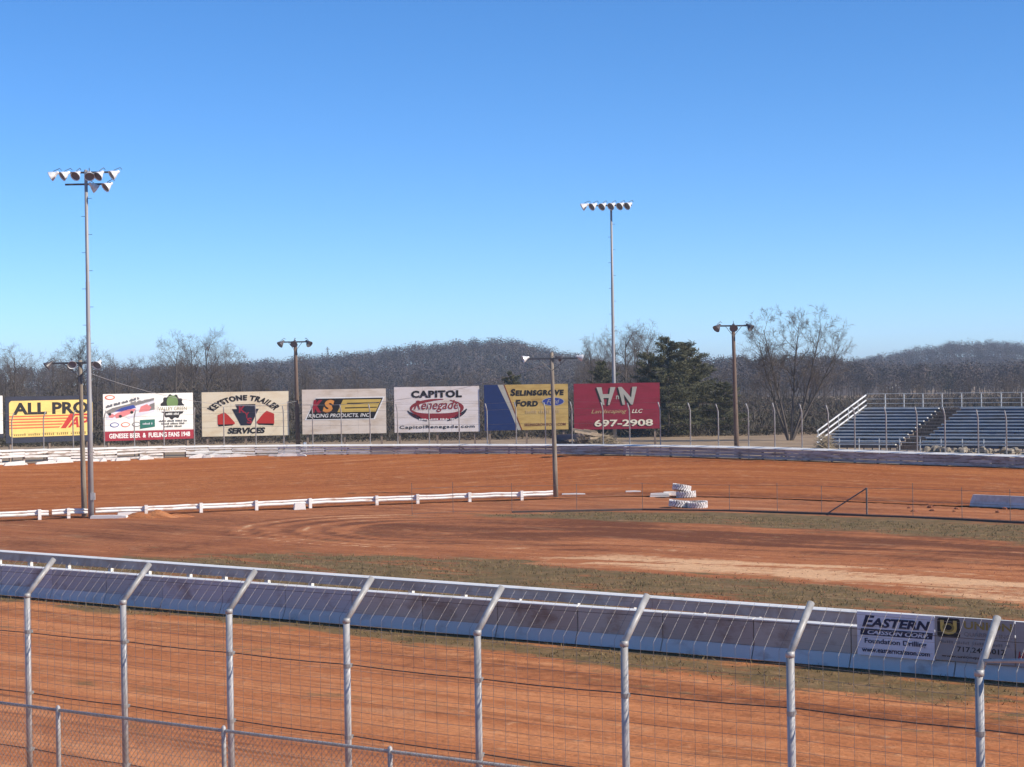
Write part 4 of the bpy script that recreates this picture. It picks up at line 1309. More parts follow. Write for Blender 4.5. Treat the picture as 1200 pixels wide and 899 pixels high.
# dirt mound by the poles
p = ground(180, 606)
mb = MB()
nn_ = 22
vs_, fs_ = [], []
for i in range(nn_):
    for j in range(nn_):
        x, y = (i / (nn_ - 1) - 0.5) * 5.0, (j / (nn_ - 1) - 0.5) * 2.2
        r_ = math.hypot(x / 2.5, y / 1.1)
        vs_.append((x, y, -0.04 + 0.36 * max(0, 1 - r_) ** 1.2 * (1 + 0.35 * math.sin(x * 5 + y * 4)) + 0.02 * rnd.random()))
for i in range(nn_ - 1):
    for j in range(nn_ - 1):
        fs_.append((i * nn_ + j, (i + 1) * nn_ + j, (i + 1) * nn_ + j + 1, i * nn_ + j + 1))
mb.add(vs_, fs_)
tag(mb.build('dirt_mound', M['infield'], smooth=True, world=False, loc=(p.x, p.y, 0)), kind='structure')

# --- tyres
def tyre_mesh():
    mb = MB()
    R0, R1, W = 0.52, 0.28, 0.36
    n = 28
    prof = [(R1, -W * 0.36), (R1 + 0.05, -W * 0.47), (R0 - 0.08, -W * 0.5), (R0 - 0.015, -W * 0.40), (R0, -W * 0.2), (R0, W * 0.2), (R0 - 0.015, W * 0.40), (R0 - 0.08, W * 0.5), (R1 + 0.05, W * 0.47), (R1, W * 0.36), (R1 + 0.06, 0.0), (R1, -W * 0.36)]
    mb.lathe(prof, n)
    return mb.mesh('carcass', M['tyre_shade_grime'], True)
TY = tyre_mesh()
mb = MB()
for k in range(22):
    a = 2 * math.pi * k / 22
    for s_ in (-1, 1):
        m3 = Matrix.Rotation(a + s_ * 0.06, 3, 'Z') @ Matrix.Rotation(s_ * 0.55, 3, 'X')
        mb.box(Matrix.Rotation(a + s_ * 0.06, 3, 'Z') @ Vector((0.53, 0, s_ * 0.09)), (0.06, 0.07, 0.19), rot=m3)
LUG = mb.mesh('tread', M['tyre'])
for px, py, z, sc_, rx, ry, lab in ((804, 583, 0.17, 0.98, 0.03, 0.05, 'big white-painted tyre lying flat underneath the tilted tyre'),
                                    (799, 583, 0.53, 0.93, 0.16, 0.16, 'big white-painted tyre tilted on top of another tyre'),
                                    (796, 594.5, 0.19, 0.95, 0.10, 0.06, 'dusty white tyre lying left of its twin before the stacked pair'),
                                    (817.5, 595, 0.16, 0.92, 0.02, -0.03, 'bright white tyre lying right of its twin before the stacked pair')):
    p = ground(px, py)
    r_ = empty('tyre', (p.x, p.y, z))
    r_.rotation_euler = (rx, ry, rnd.uniform(0, 3))
    r_.scale = (sc_, sc_, sc_)
    link_mesh('carcass', TY, r_); link_mesh('tread', LUG, r_)
    tag(r_, lab, 'tyre')

# --- concrete barrier at the right, inside the back stretch
pa, pb = ground(1139, 593.5), ground(1260, 599)
pb = ground(1250, 598.5)
d = (pb - pa).normalized()
mb = MB()
L = (pb - pa).length
for (u0, u1) in ((0.0, L),):
    pr = [(-0.22, 0), (-0.20, 0.1), (-0.12, 0.28), (-0.09, 0.60), (0.09, 0.60), (0.12, 0.28), (0.20, 0.1), (0.22, 0)]
    nn = Vector((d.y, -d.x, 0))
    q = [pa + d * u0 + nn * x + Vector((0, 0, z)) for x, z in pr] + [pa + d * u1 + nn * x + Vector((0, 0, z)) for x, z in pr]
    q[3] += d * 0.12; q[4] += d * 0.12
    k = len(pr)
    mb.add(q, [tuple(range(k)), tuple(range(2 * k - 1, k - 1, -1))] + [(i, i + k, (i + 1) % k + k, (i + 1) % k) for i in range(k)])
tag(mb.build('concrete_barrier', M['concrete'], loc=pa), 'low pale concrete barrier beside the back stretch behind the wire fence', 'barrier')
for k in range(12):
    px = rnd.choice([rnd.uniform(1030, 1100), rnd.uniform(1110, 1200)]); p = ground(px, rnd.uniform(592, 601))
    s_ = rnd.uniform(0.06, 0.17)
    mb = MB()
    mb.lathe([(0.02, -0.02), (s_, 0.0), (s_ * rnd.uniform(0.7, 1.0), s_ * 0.5), (s_ * 0.4, s_ * rnd.uniform(0.6, 0.9)), (0.01, s_ * 0.85)], 7)
    mb.v = [(x * rnd.uniform(0.8, 1.6), y * rnd.uniform(0.8, 1.2), z) for x, y, z in mb.v]
    tag(mb.build('clod', M['clod'], world=False, loc=(p.x, p.y, 0), rz=rnd.uniform(0, 6)), 'clod of red clay on the ground beside the concrete barrier', 'clod', 'clods beside the barrier')

# --- thin wire fence across the infield
wf = [(483, 604, 566), (531, 601.5, 565), (600, 600.5, 566), (676, 599, 567), (753, 597.5, 566), (855, 599, 568), (911, 600.5, 566), (963, 602, 569), (1016, 604.5, 571.5), (1070, 606.5, 566), (1127.5, 609, 571), (1184, 612, 573), (1245, 615, 576)]
root = empty('wire_fence', ground(855, 599)[:])
tag(root, 'thin wire fence on rusty steel stakes crossing the infield', 'fence')
tp = []
for px, py, pt in wf:
    p = ground(px, py)
    zt = at(px, pt, p.y).z
    big_ = px == 1016
    MB().tube([p - Vector((0, 0, 0.1)), Vector((p.x, p.y, zt))], 0.045 if big_ else 0.014, 6).build('post', M['wire'], root)
    tp.append((p, Vector((p.x, p.y, min(zt, 1.35)))))
MB().tube([tp[7][0] + Vector((0.3, 0, 0.02)), tp[8][1] + Vector((0, 0, -0.03))], 0.035, 6).build('brace', M['wire'], root)
for f in (0.06, 0.55, 0.98):
    MB().tube([a.lerp(b_, f) for a, b_ in tp], 0.008, 4).build('wire', M['wire'], root)
# low earth curb along that fence
mb = MB()
for i in range(2, len(wf) - 1):
    a, b_ = ground(wf[i][0], wf[i][1] + 0.6), ground(wf[i + 1][0], wf[i + 1][1] + 0.6)
    mb.beam(a + Vector((0, 0, 0.03)), b_ + Vector((0, 0, 0.03)), 0.12, 0.10)
tag(mb.build('timber_edging', M['cable'], loc=ground(855, 599)), 'dark timber edging at the foot of the infield wire fence', 'edging')

# --- rail behind the front wall
def line_pts(l, n):
    return l
rA, rB = ground(0, 645.5, 0.78), ground(1165, 727.5, 0.78)
rd = (rB - rA); rd.z = 0; rlen = rd.length; rd.normalize()
rnrm = Vector((rd.y, -rd.x, 0))
root = empty('pit_guard_rail', (rA.x, rA.y, 0))
tag(root, 'straight guard rail with white top on white posts behind the front wall', 'guard rail')
sN = int((rlen + 30) / 3.8)
for k in range(sN):
    s0 = -14 + k * 3.8
    a = rA + rd * s0; b_ = rA + rd * (s0 + 3.79)
    a.z = b_.z = 0
    MB().beam(a + Vector((0, 0, 0.60)), b_ + Vector((0, 0, 0.60)), 0.08, 0.27).build('rail_beam', M['rail_face'], root)
    slope_cap(a + Vector((0, 0, 0.75)), b_ + Vector((0, 0, 0.75)), -rnrm if rnrm.y > 0 else rnrm, 0.09, 0.040, 0.26).build('rail_cap', M['white'], root)
for k in range(int((rlen + 30) / 1.95)):
    s0 = -13.8 + k * 1.95 + rnd.uniform(-0.25, 0.25)
    p = rA + rd * s0
    p.z = 0
    MB().box(p + Vector((0, 0, 0.35)) - rnrm * 0.105, (0.15, 0.12, 0.74), math.atan2(rd.y, rd.x)).build('post', M['white'], root)

# --- front wall between near straight and infield
wA_, wB_ = ground(0, 697.5), ground(1200, 801)
wd = (wB_ - wA_); wlen = wd.length; wd.normalize()
wn_ = Vector((wd.y, -wd.x, 0))
if wn_.y > 0: wn_ = -wn_            # towards the camera
waz = math.atan2(wd.y, wd.x)
root = empty('front_wall', wA_[:])
tag(root, 'long low wall with dusty upper panels and blue skirt beside the near straight', 'wall')
WH = 0.98
seg = 2.44
shade = [srgb(178, 178, 182), srgb(192, 178, 166), srgb(176, 160, 150), srgb(186, 186, 192), srgb(182, 164, 150)]
wm = [simple('wall_panel_%d' % k, c, 0.75, c2=(c[0] * 0.62, c[1] * 0.50, c[2] * 0.44, 1), scale=1.1, streak=(1, 1, 1.6), lo=0.48, hi=0.70, rand=0.12) for k, c in enumerate(shade)]
nseg = int((wlen + 30) / seg)
for k in range(nseg):
    s0 = -12 + k * seg
    a, b_ = wA_ + wd * s0, wA_ + wd * (s0 + seg - 0.03)
    px_ = project(a.x, a.y, 0.5)[0]
    mt = wm[(0, 0, 3, 3, 0, 3)[k % 6]] if px_ < 370 else wm[(1, 1, 2, 1, 4, 4, 1, 2)[k % 8]]
    jo = wn_ * rnd.uniform(0.0, 0.02)
    o = MB().beam(a + jo + Vector((0, 0, 0.65)), b_ + jo * 0.3 + Vector((0, 0, 0.65 + rnd.uniform(-0.006, 0.006))), 0.12, 0.60).build('upper_panel', mt, root)
    # sloped skirt
    mb = MB()
    v0 = [a + wn_ * 0.20, b_ + wn_ * 0.20, b_ + wn_ * 0.075 + Vector((0, 0, 0.345)), a + wn_ * 0.075 + Vector((0, 0, 0.345)),
          a - wn_ * 0.05, b_ - wn_ * 0.05, b_ - wn_ * 0.05 + Vector((0, 0, 0.345)), a - wn_ * 0.05 + Vector((0, 0, 0.345))]
    v0 = [p + Vector((0, 0, 0.05)) if i in (0, 1, 4, 5) else p for i, p in enumerate(v0)]
    mb.add(v0, [(0, 1, 2, 3), (3, 2, 6, 7), (5, 4, 7, 6), (0, 3, 7, 4), (1, 5, 6, 2), (0, 4, 5, 1)])
    mb.build('skirt_panel', M['wall_low'], root)
    slope_cap(a + Vector((0, 0, 0.955)), b_ + Vector((0, 0, 0.955)), wn_, 0.075, 0.032, 0.18).build('top_cap', M['white'], root)
# banners hung on it
def banner(px0, px1, ytop, ybot, panel, label, depth=0.16):
    def hit(px, py):
        a = ray(px, py)[0]
        c = wA_ + wn_ * depth
        s_ = (a * c.y - c.x) / (wd.x - a * wd.y)
        return c + wd * s_
    pc = (px0 + px1) / 2
    A, B_ = hit(px0, (ytop + ybot) / 2), hit(px1, (ytop + ybot) / 2)
    mid = (A + B_) / 2
    zt, zb = at(pc, ytop, mid.y).z, at(pc, ybot, mid.y).z
    rt = empty('banner', (mid.x, mid.y, 0), math.atan2(wd.y, wd.x))
    tag(rt, label, 'banner')
    w = (B_ - A).length
    bd = Board(rt, w, zt - zb, zb)
    mb = MB()
    nx_ = 14
    for i in range(nx_):
        for j in range(6):
            pass
    vs_, fs_ = [], []
    for side in (0, 0.02):
        for i in range(nx_ + 1):
            for j in range(7):
                u, v = i / nx_, j / 6
                x, z = bd.uv(u, v)
                vs_.append((x, side + 0.004 * math.sin(9 * u + 3 * v), z))
    m_ = (nx_ + 1) * 7
    for i in range(nx_):
        for j in range(6):
            q = i * 7 + j
            fs_.append((q, q + 7, q + 8, q + 1)); fs_.append((m_ + q, m_ + q + 1, m_ + q + 8, m_ + q + 7))
    mb.add(vs_, fs_)
    link_mesh('sheet', mb.mesh('sheet', panel, True), rt)
    return bd
bd = banner(1004.5, 1095, 719.5, 770.5, P['lav'], 'white banner with bold navy lettering hung on the front wall')
bd.text('Eastern', 0.07, 0.66, 0.95, 0.93, P['navy'], 2, 0.03, 0.25, sc=True)
bd.poly([(0.04, 0.47), (0.97, 0.47), (0.985, 0.62), (0.055, 0.62)], P['navy'], 1, 'navy_bar')
bd.text('CAISSON CORP.', 0.14, 0.495, 0.93, 0.595, P['lav'], 2, 0.03, 0.25)
bd.text('Foundation Drilling', 0.10, 0.25, 0.90, 0.40, P['navy'], 2, 0.02)
bd.text('www.easterncaisson.com', 0.06, 0.08, 0.94, 0.185, P['navy'], 2, 0.02)
bd = banner(1096, 1189, 725, 776.5, P['mid'], 'grey banner with square black and gold emblem hung on the front wall', 0.16)
bd.poly([(0.03, 0.57), (0.05, 0.53), (0.30, 0.53), (0.32, 0.57), (0.32, 0.93), (0.30, 0.97), (0.05, 0.97), (0.03, 0.93)], P['black'], 1, 'emblem')
bd.text('U', 0.07, 0.60, 0.28, 0.92, P['gold'], 2, 0.02)
bd.ellipse(0.175, 0.76, 0.075, 0.10, P['ochre'], 3)
bd.ellipse(0.175, 0.76, 0.045, 0.06, P['black'], 4)
bd.text('UNION', 0.37, 0.75, 0.97, 0.93, P['ochre'], 1, 0.02)
bd.text('QUARRIES, INC.', 0.37, 0.57, 0.97, 0.68, P['grey'], 1, 0.01)
bd.print_line(0.06, 0.40, 0.95, 0.46, P['grey'], 1, 5)
bd.text('717.249.5012', 0.28, 0.22, 0.88, 0.34, P['black'], 1, 0.01)
bd.text('www.unionquarries.com', 0.08, 0.06, 0.92, 0.14, P['black'], 1, 0.01)
bd = banner(1190.5, 1290, 732, 785, P['mid'], 'grey banner with dark red lettering at the frame edge on the front wall', 0.16)
bd.text('H', 0.02, 0.12, 0.10, 0.34, P['crimson'], 1, 0.03, 0.3)

# --- near catch fence
bend = [(31.7, 696.2), (139.8, 704), (269.5, 714.4), (408, 725.3), (558.2, 739.2), (733.7, 752), (927.5, 764.5), (1147.5, 786)]
# fitted row: equal spacing along a straight line
def fpt(i):
    f0 = Vector((ray(31.7, 696)[0] * 30.4, 30.4, 0))
    f7 = Vector((ray(1147.5, 786)[0] * 20.45, 20.45, 0))
    e = (f7 - f0) / 7
    return f0 + e * i
fd = (fpt(7) - fpt(0)).normalized()
fn = Vector((-fd.y, fd.x, 0))         # towards the track
if fn.y < 0: fn = -fn
root = empty('catch_fence', fpt(3)[:])
tag(root, 'near catch fence of galvanised posts with bent tops and wire mesh', 'fence')
bz = []
for i in range(-2, 10):
    p = fpt(i)
    if 0 <= i <= 7:
        zb = at(bend[i][0], bend[i][1], p.y).z
    else:
        zb = at(31.7, 696.2, 30.4).z if i < 0 else at(1147.5, 786, 20.45).z
    bz.append(zb)
    b_ = Vector((p.x, p.y, zb))
    arm = 0.58
    pts = [Vector((p.x, p.y, -0.2)), b_ - Vector((0, 0, 0.02)), b_ + fn * 0.02 + Vector((0, 0, 0.02)), b_ + fn * arm + Vector((0, 0, 0.54))]
    o = MB().tube(pts[:2], 0.050, 14).build('post', M['galv'], root, True)
    o2 = MB().tube([b_ - fn * 0.0 + Vector((0, 0, -0.015)), b_ + fn * arm + Vector((0, 0, 0.54))], 0.046, 14)
    arm_o = o2.mesh('bent_arm', M['galv'], True, p)
    ao = link_mesh('bent_arm', arm_o, o)
    o.data.transform(Matrix.Translation(root.location - p)) if False else None
    ao.location = p - root.location
    # collar
    c_ = MB().tube([b_ + Vector((0, 0, -0.06)), b_ + Vector((0, 0, 0.012))], 0.057, 14).mesh('collar', M['galv'], True, p)
    co_ = link_mesh('collar', c_, o); co_.location = p - root.location
# (clamps hold the cables to the posts)
for ch in [c for c in root.children if c.name.startswith('post')]:
    vv = np.array([v.co[:] for v in ch.data.vertices])
    cx, cy = vv[:, 0].mean(), vv[:, 1].mean()
    for z in (0.42, 1.38, 2.42):
        mb = MB().tube([(cx, cy, z - 0.03 - root.location.z), (cx, cy, z + 0.03 - root.location.z)], 0.0545, 14)
        mb.box((cx + fn.x * 0.07, cy + fn.y * 0.07, z - root.location.z), (0.05, 0.05, 0.05), math.atan2(fd.y, fd.x))
        link_mesh('clamp', mb.mesh('clamp', M['link_wire']), ch)
# cap line heights per post index
def bend_z(i):
    return float(np.interp(i, np.arange(-2, 10), bz))
# wire mesh in one piece: verticals follow the bend, horizontals run along
def strand(S, a, b_, r_):
    S.append((*a, *b_, r_, r_))
mesh_off = fn * 0.075
S = []
per_bay = 12
for i in range(-2 * per_bay, 9 * per_bay):
    x = i / per_bay
    p = fpt(x) + mesh_off
    jx = fd * rnd.uniform(-0.012, 0.012)
    zb = bend_z(x)
    q = Vector((p.x, p.y, zb)) + jx
    strand(S, Vector((p.x, p.y, 0.05)), q, 0.0023)
    strand(S, q, q + fn * 0.53 + Vector((0, 0, 0.50)), 0.0030)
for hz in np.arange(0.1, 3.05, 0.15):
    for i in range(-2, 9):
        for j in range(3):
            x0, x1 = i + j / 3, i + (j + 1) / 3
            sagz = lambda x: -0.02 * math.sin((x % 1) * math.pi)
            a, b_ = fpt(x0) + mesh_off, fpt(x1) + mesh_off
            strand(S, Vector((a.x, a.y, bend_z(x0) * hz / 3.1 + sagz(x0))), Vector((b_.x, b_.y, bend_z(x1) * hz / 3.1 + sagz(x1))), 0.0024)
for f in (0.22, 0.45, 0.68, 0.90):
    for i in range(-2, 9):
        a, b_ = fpt(i) + mesh_off + fn * 0.53 * f, fpt(i + 1) + mesh_off + fn * 0.53 * f
        strand(S, Vector((a.x, a.y, bend_z(i) + 0.5 * f)), Vector((b_.x, b_.y, bend_z(i + 1) + 0.5 * f)), 0.0018)
S = np.array(S)
S[:, 0:3] -= np.array(root.location); S[:, 3:6] -= np.array(root.location)
tag(link_mesh('wire_mesh', segs_to_mesh('wire_mesh', S, M['wire_bright'] if 'wire_bright' in M else M['wire'], 4), root), kind='stuff')
for z in (0.42, 1.38, 2.42):
    pts = []
    for i in range(-2, 10):
        for j in range(3):
            x = i + j / 3
            if x > 9: break
            p = fpt(x) + fn * 0.09
            pts.append(Vector((p.x, p.y, z * bend_z(x) / 3.1 - 0.015 * math.sin((x % 1) * math.pi))))
    MB().tube(pts, 0.0085, 6).build('cable', M['cable'], root)
pts = []
for i in range(-2, 10):
    p = fpt(i) + fn * 0.36
    pts.append(Vector((p.x, p.y, bend_z(i) + 0.30)))
MB().tube(pts, 0.004, 6).build('cable', M['cable'], root)
# brace pipe from the right-hand post
a, b_ = fpt(7) + fn * 0.09, fpt(8.4) + fn * 0.09
MB().tube([Vector((a.x, a.y, bend_z(7) + 0.10)), Vector((b_.x, b_.y, bend_z(7) + 0.36))], [0.022, 0.05], 10).build('brace_pipe', M['galv'], root, True)

# --- chain-link fence in front of it
cT = [(68, 830), (262, 852.5), (457, 877)]
CZ = 2.2
def cg(px, py): return ground(px, py, CZ)
cA, cB = cg(0, 822), cg(625, 899.5)
cd = (cB - cA); cd.z = 0; cd.normalize()
root = empty('chain_link_fence', (cA.x, cA.y, 1.0))
tag(root, 'low chain-link fence with pipe top rail before the near catch fence', 'fence')
s_posts = []
for px, py in cT:
    a = ray(px, py)[0]
    s_ = (a * cA.y - cA.x) / (cd.x - a * cd.y)
    s_posts.append(s_)
dsp = s_posts[1] - s_posts[0]
s_posts = [s_posts[0] - 2 * dsp, s_posts[0] - dsp] + s_posts + [s_posts[2] + dsp, s_posts[2] + 2 * dsp, s_posts[2] + 3 * dsp]
for s_ in s_posts:
    p = cA + cd * s_
    MB().tube([Vector((p.x, p.y, 0.9)), Vector((p.x, p.y, CZ + 0.02)), Vector((p.x, p.y, CZ + 0.045))], [0.03, 0.03, 0.012], 10).build('post', M['galv'], root, True)
e0, e1 = cA + cd * s_posts[0], cA + cd * s_posts[-1]
MB().tube([Vector((e0.x, e0.y, CZ - 0.02)), Vector((e1.x, e1.y, CZ - 0.02))], 0.021, 10).build('top_rail', M['galv'], root, True)
cn = Vector((-cd.y, cd.x, 0))
S = []
hgt = 1.18
Ltot = s_posts[-1] - s_posts[0]
pitch = 0.078
off0 = cn * -0.032
k0 = -int(hgt / pitch) - 1
for k in range(k0, int(Ltot / pitch) + 1):
    for sgn in (1, -1):
        x0 = k * pitch if sgn > 0 else k * pitch + hgt * 0.9
        x1 = x0 + sgn * hgt * 0.9
        z0, z1 = CZ - hgt + 0.0, CZ
        # clip to the run
        for (xa, za, xb, zb_) in ((x0, z0, x1, z1),):
            t0, t1 = 0.0, 1.0
            dx = xb - xa
            for lim, side in ((0, 1), (Ltot, -1)):
                da, db = (xa - lim) * side, (xb - lim) * side
                if da < 0 and db < 0: t1 = -1
                elif da < 0: t0 = max(t0, -da / (db - da))
                elif db < 0: t1 = min(t1, da / (da - db))
            if t1 <= t0: continue
            pa = e0 + cd * (xa + dx * t0) + off0 * (1 + 0.15 * sgn); pa.z = za + (zb_ - za) * t0
            pb = e0 + cd * (xa + dx * t1) + off0 * (1 + 0.15 * sgn); pb.z = za + (zb_ - za) * t1
            S.append((*pa, *pb, 0.0026, 0.0026))
# knuckles above the rail
for k in range(int(Ltot / pitch)):
    p = e0 + cd * (k * pitch) + off0
    S.append((p.x, p.y, CZ - 0.015, p.x + cd.x * 0.02, p.y + cd.y * 0.02, CZ + 0.02, 0.004, 0.003))
S = np.array(S)
S[:, 0:3] -= np.array(root.location); S[:, 3:6] -= np.array(root.location)
tag(link_mesh('chain_link_mesh', segs_to_mesh('chain_link_mesh', S, M['link_wire'], 4), root), kind='stuff')

# --- bleachers
bt = outer_tangent(1120)
bnrm = Vector((-bt.y, bt.x, 0))
if bnrm.y < 0: bnrm = -bnrm
BF = outer_pt(952, 0, 0) + bnrm * 4.2
# front-left corner lies on the ray through px 952
def on_ray(c, t_, px):
    a = ray(px, 515)[0]
    return c + t_ * ((a * c.y - c.x) / (t_.x - a * t_.y))
BF = on_ray(outer_pt(1080) + bnrm * 4.4, bt, 957)
zf = at(957, 518, BF.y).z
BF.z = 0
root = empty('bleachers', (BF.x, BF.y, 1.35))
tag(root, 'open aluminium bleachers with blue risers behind the far wall', 'bleachers')
BL, NR, RUN = 24.0, 12, 0.72
a_ = ray(1008, 478)[0]
z_top = at(1008, 479, BF.y + NR * RUN * bnrm.y).z
z_first = zf - 0.15
rise = (z_top - z_first) / (NR - 1)
ais0, ais1 = 5.4, 6.9
def bp(s_, dpt, z): return Vector((BF.x, BF.y, 0)) + bt * s_ + bnrm * dpt + Vector((0, 0, z))
for r_ in range(NR):
    z = z_first + rise * r_
    dp = RUN * r_
    for s0, s1 in ((0, ais0), (ais1, 15), (15.02, BL)):
        MB().beam(bp(s0, dp + 0.14, z), bp(s1, dp + 0.14, z), 0.26, 0.075).build('seat_plank', M['alu'], root)
        MB().beam(bp(s0, dp + 0.52, z - rise - 0.02), bp(s1, dp + 0.52, z - rise - 0.02), 0.34, 0.04).build('foot_plank', M['alu'], root)
        MB().beam(bp(s0, dp + 0.24, z - rise * 0.5 - 0.03), bp(s1, dp + 0.24, z - rise * 0.5 - 0.03), 0.02, max(rise - 0.02, 0.08)).build('riser', M['blue_riser'], root)
    MB().beam(bp(ais0 + 0.02, dp + 0.40, z - rise * 0.5 - 0.10), bp(ais1 - 0.02, dp + 0.40, z - rise * 0.5 - 0.10), 0.02, rise + 0.1).build('aisle_riser', M['post_wood'], root)
    # aisle steps
    MB().beam(bp(ais0 + 0.05, dp + 0.2, z - 0.09), bp(ais1 - 0.05, dp + 0.2, z - 0.09), 0.20, 0.045).build('aisle_step', M['post_wood'], root)
# frames below
for s_ in np.arange(0.2, BL, 2.4):
    mb = MB()
    mb.beam(bp(s_, -0.05, z_first - 0.16), bp(s_, NR * RUN, z_top - 0.16), 0.08, 0.10)
    for dp in np.arange(0.2, NR * RUN, 1.45):
        z = z_first - 0.2 + (z_top - z_first) * dp / (NR * RUN)
        mb.beam(bp(s_, dp, 1.2), bp(s_, dp, z), 0.06, 0.06, (1, 0, 0))
    mb.build('support_frame', M['dark_under'], root)
# back guard: posts and rails
gz = at(1008, 461.5, BF.y + NR * RUN * bnrm.y).z
for s_ in np.arange(1.35, BL, 1.36):
    MB().beam(bp(s_, NR * RUN, z_top - 0.3), bp(s_, NR * RUN, gz), 0.09, 0.06, (1, 0, 0)).build('guard_post', M['alu'], root)
for f in (0.02, 0.30, 0.62, 0.98):
    z = z_top + 0.05 + (gz - z_top - 0.05) * f
    MB().tube([bp(0, NR * RUN - 0.05, z), bp(BL, NR * RUN - 0.05, z)], 0.022, 6).build('guard_rail', M['alu'], root)
# sloped end rails, bright in the sun
for k in range(3):
    o_ = 0.95 - 0.36 * k
    MB().beam(bp(-0.06, 0.2, z_first + o_ - 0.1), bp(-0.06, NR * RUN, z_top + o_), 0.05, 0.085).build('end_rail', M['alu_white'], root)
for dp in np.arange(0.3, NR * RUN, 1.7):
    z = z_first + (z_top - z_first) * dp / (NR * RUN)
    MB().beam(bp(-0.02, dp, z - 0.2), bp(-0.02, dp, z + 0.85), 0.05, 0.05, (1, 0, 0)).build('end_post', M['alu'], root)
# front walkway rail
for s_ in np.arange(0.7, BL, 1.36):
    MB().beam(bp(s_, -1.1, 1.3), bp(s_, -1.1, z_first + 0.55), 0.06, 0.06, (1, 0, 0)).build('front_post', M['alu'], root)
for z in (z_first + 0.55, z_first + 0.18, z_first - 0.30):
    MB().tube([bp(0.7, -1.1, z), bp(BL, -1.1, z)], 0.022, 6).build('front_rail', M['alu'], root)
# rubble along its foot
for k in range(120):
    px = rnd.uniform(1080, 1215)
    n_ = outer_normal(px)
    p = outer_pt(px, 0, rnd.uniform(0.75, 1.7))
    s_ = rnd.uniform(0.15, 0.32)
    mb = MB()
    mb.lathe([(0.01, -0.03), (s_, 0.0), (s_ * rnd.uniform(0.8, 1.05), s_ * 0.6), (s_ * 0.5, s_ * rnd.uniform(0.9, 1.2)), (0.01, s_ * 1.1)], 6)
    mb.v = [(x * rnd.uniform(0.7, 1.3), y * rnd.uniform(0.7, 1.3), z) for x, y, z in mb.v]
    zz = p.z + (0.1, 0.35, 0.6, 0.85)[k % 4]
    tag(mb.build('rubble_stone', M['rubble'], world=False, loc=(p.x, p.y, zz), rz=rnd.uniform(0, 6)), 'tan stone %s of the rubble between far wall and bleachers' % ('in the bottom layer', 'in the second layer', 'in the third layer', 'on top')[k % 4], 'stone', 'rubble stones ' + ('in the bottom layer', 'in the second layer', 'in the third layer', 'on top')[k % 4])

# --- bits and pieces behind the far wall
def behind(px, back, z=1.38):
    p = outer_pt(px, 0, back)
    p.z = z
    return p
# lumber pile
for k, (px, bk, L, tilt, rz, dz, lab) in enumerate(((682, 2.0, 2.6, 0.20, 0.1, 1.50, 'long pale timber slanting down on the scrap heap left of the maroon billboard'),
                                                    (672, 2.2, 1.8, 0.16, -0.2, 1.72, 'pale timber sticking up highest from the scrap heap'),
                                                    (690, 2.1, 1.6, 0.05, 0.3, 1.22, 'short timber lying low on the scrap heap'),
                                                    (664, 2.3, 1.3, -0.12, 0.1, 1.15, 'broken grey timber at the near end of the scrap heap'))):
    p = behind(px, bk, 1.38 + dz)
    mb = MB().box((0, 0, 0), (L, 0.22, 0.16))
    mb.box((L * 0.2, 0.05, 0.12), (L * 0.5, 0.12, 0.06))
    o = mb.build('timber', M['lumber'], world=False, loc=p, rz=rz)
    o.rotation_euler.y = tilt
    tag(o, lab, 'timber')
def heap(px, bk, w, h, n, mat, name, label, cat):
    p = behind(px, bk)
    c = nrng.normal(size=(n, 3)) * np.array([w * 0.3, 0.5, 0.01])
    c[:, 2] = nrng.random(n) * h * np.exp(-(c[:, 0] / (w * 0.45)) ** 2)
    d = nrng.normal(size=(n, 3)); d[:, 2] *= 0.4
    d /= np.linalg.norm(d, axis=1, keepdims=True)
    Sg = np.concatenate([c, c + d * nrng.uniform(0.2, 0.7, (n, 1)), np.full((n, 1), 0.02), np.full((n, 1), 0.01)], 1)
    o = link_mesh(name, segs_to_mesh(name, Sg, mat, 3), None, p)
    tag(o, label, cat)
heap(696, 2.0, 2.6, 1.5, 1500, M['straw'], 'brush_heap', 'tan heap of dry brush beside the pale timbers', 'heap')
heap(670, 2.4, 2.4, 1.5, 1200, M['post_wood'], 'brush_heap', 'dark heap of brush under the slanting timbers', 'heap')
heap(952, 2.0, 1.3, 1.5, 700, M['straw'], 'brush_heap', 'pale heap of dry brush at the left end of the bleachers', 'heap')
# dark tank under the gold billboard
p = behind(643, 5.0)
root = empty('storage_tank', p[:], math.atan2(outer_tangent(643).y, outer_tangent(643).x))
tag(root, 'dark horizontal storage tank on saddles under the gold billboard', 'tank')
mt = Matrix.Translation((0, 0, 1.0)) @ Matrix.Rotation(R(90), 4, 'Y')
mb = MB(); mb.lathe([(0.0, -1.15), (0.25, -1.12), (0.40, -1.0), (0.44, -0.85), (0.44, 0.85), (0.40, 1.0), (0.25, 1.12), (0.0, 1.15)], 18, mt)
link_mesh('shell', mb.mesh('shell', simple('dark_tank', (0.03, 0.03, 0.05, 1), 0.5), True), root)
for x in (-0.6, 0.6):
    mb = MB().box((x, 0, 0.33), (0.14, 0.7, 0.72))
    link_mesh('saddle', mb.mesh('saddle', M['dark_metal']), root)
# small white marker beside the steel pole
p = behind(728, 1.0, 1.45)
mb = MB().slab([(-0.30, 0), (0.34, 0), (0.28, 0.18), (-0.05, 0.62), (-0.22, 0.70), (-0.28, 0.5)], -0.15, 0.15)
tag(mb.build('concrete_lump', M['white'], world=False, loc=p, rz=0.1), 'white pointed lump at the foot of the steel pole by the maroon billboard', 'lump')
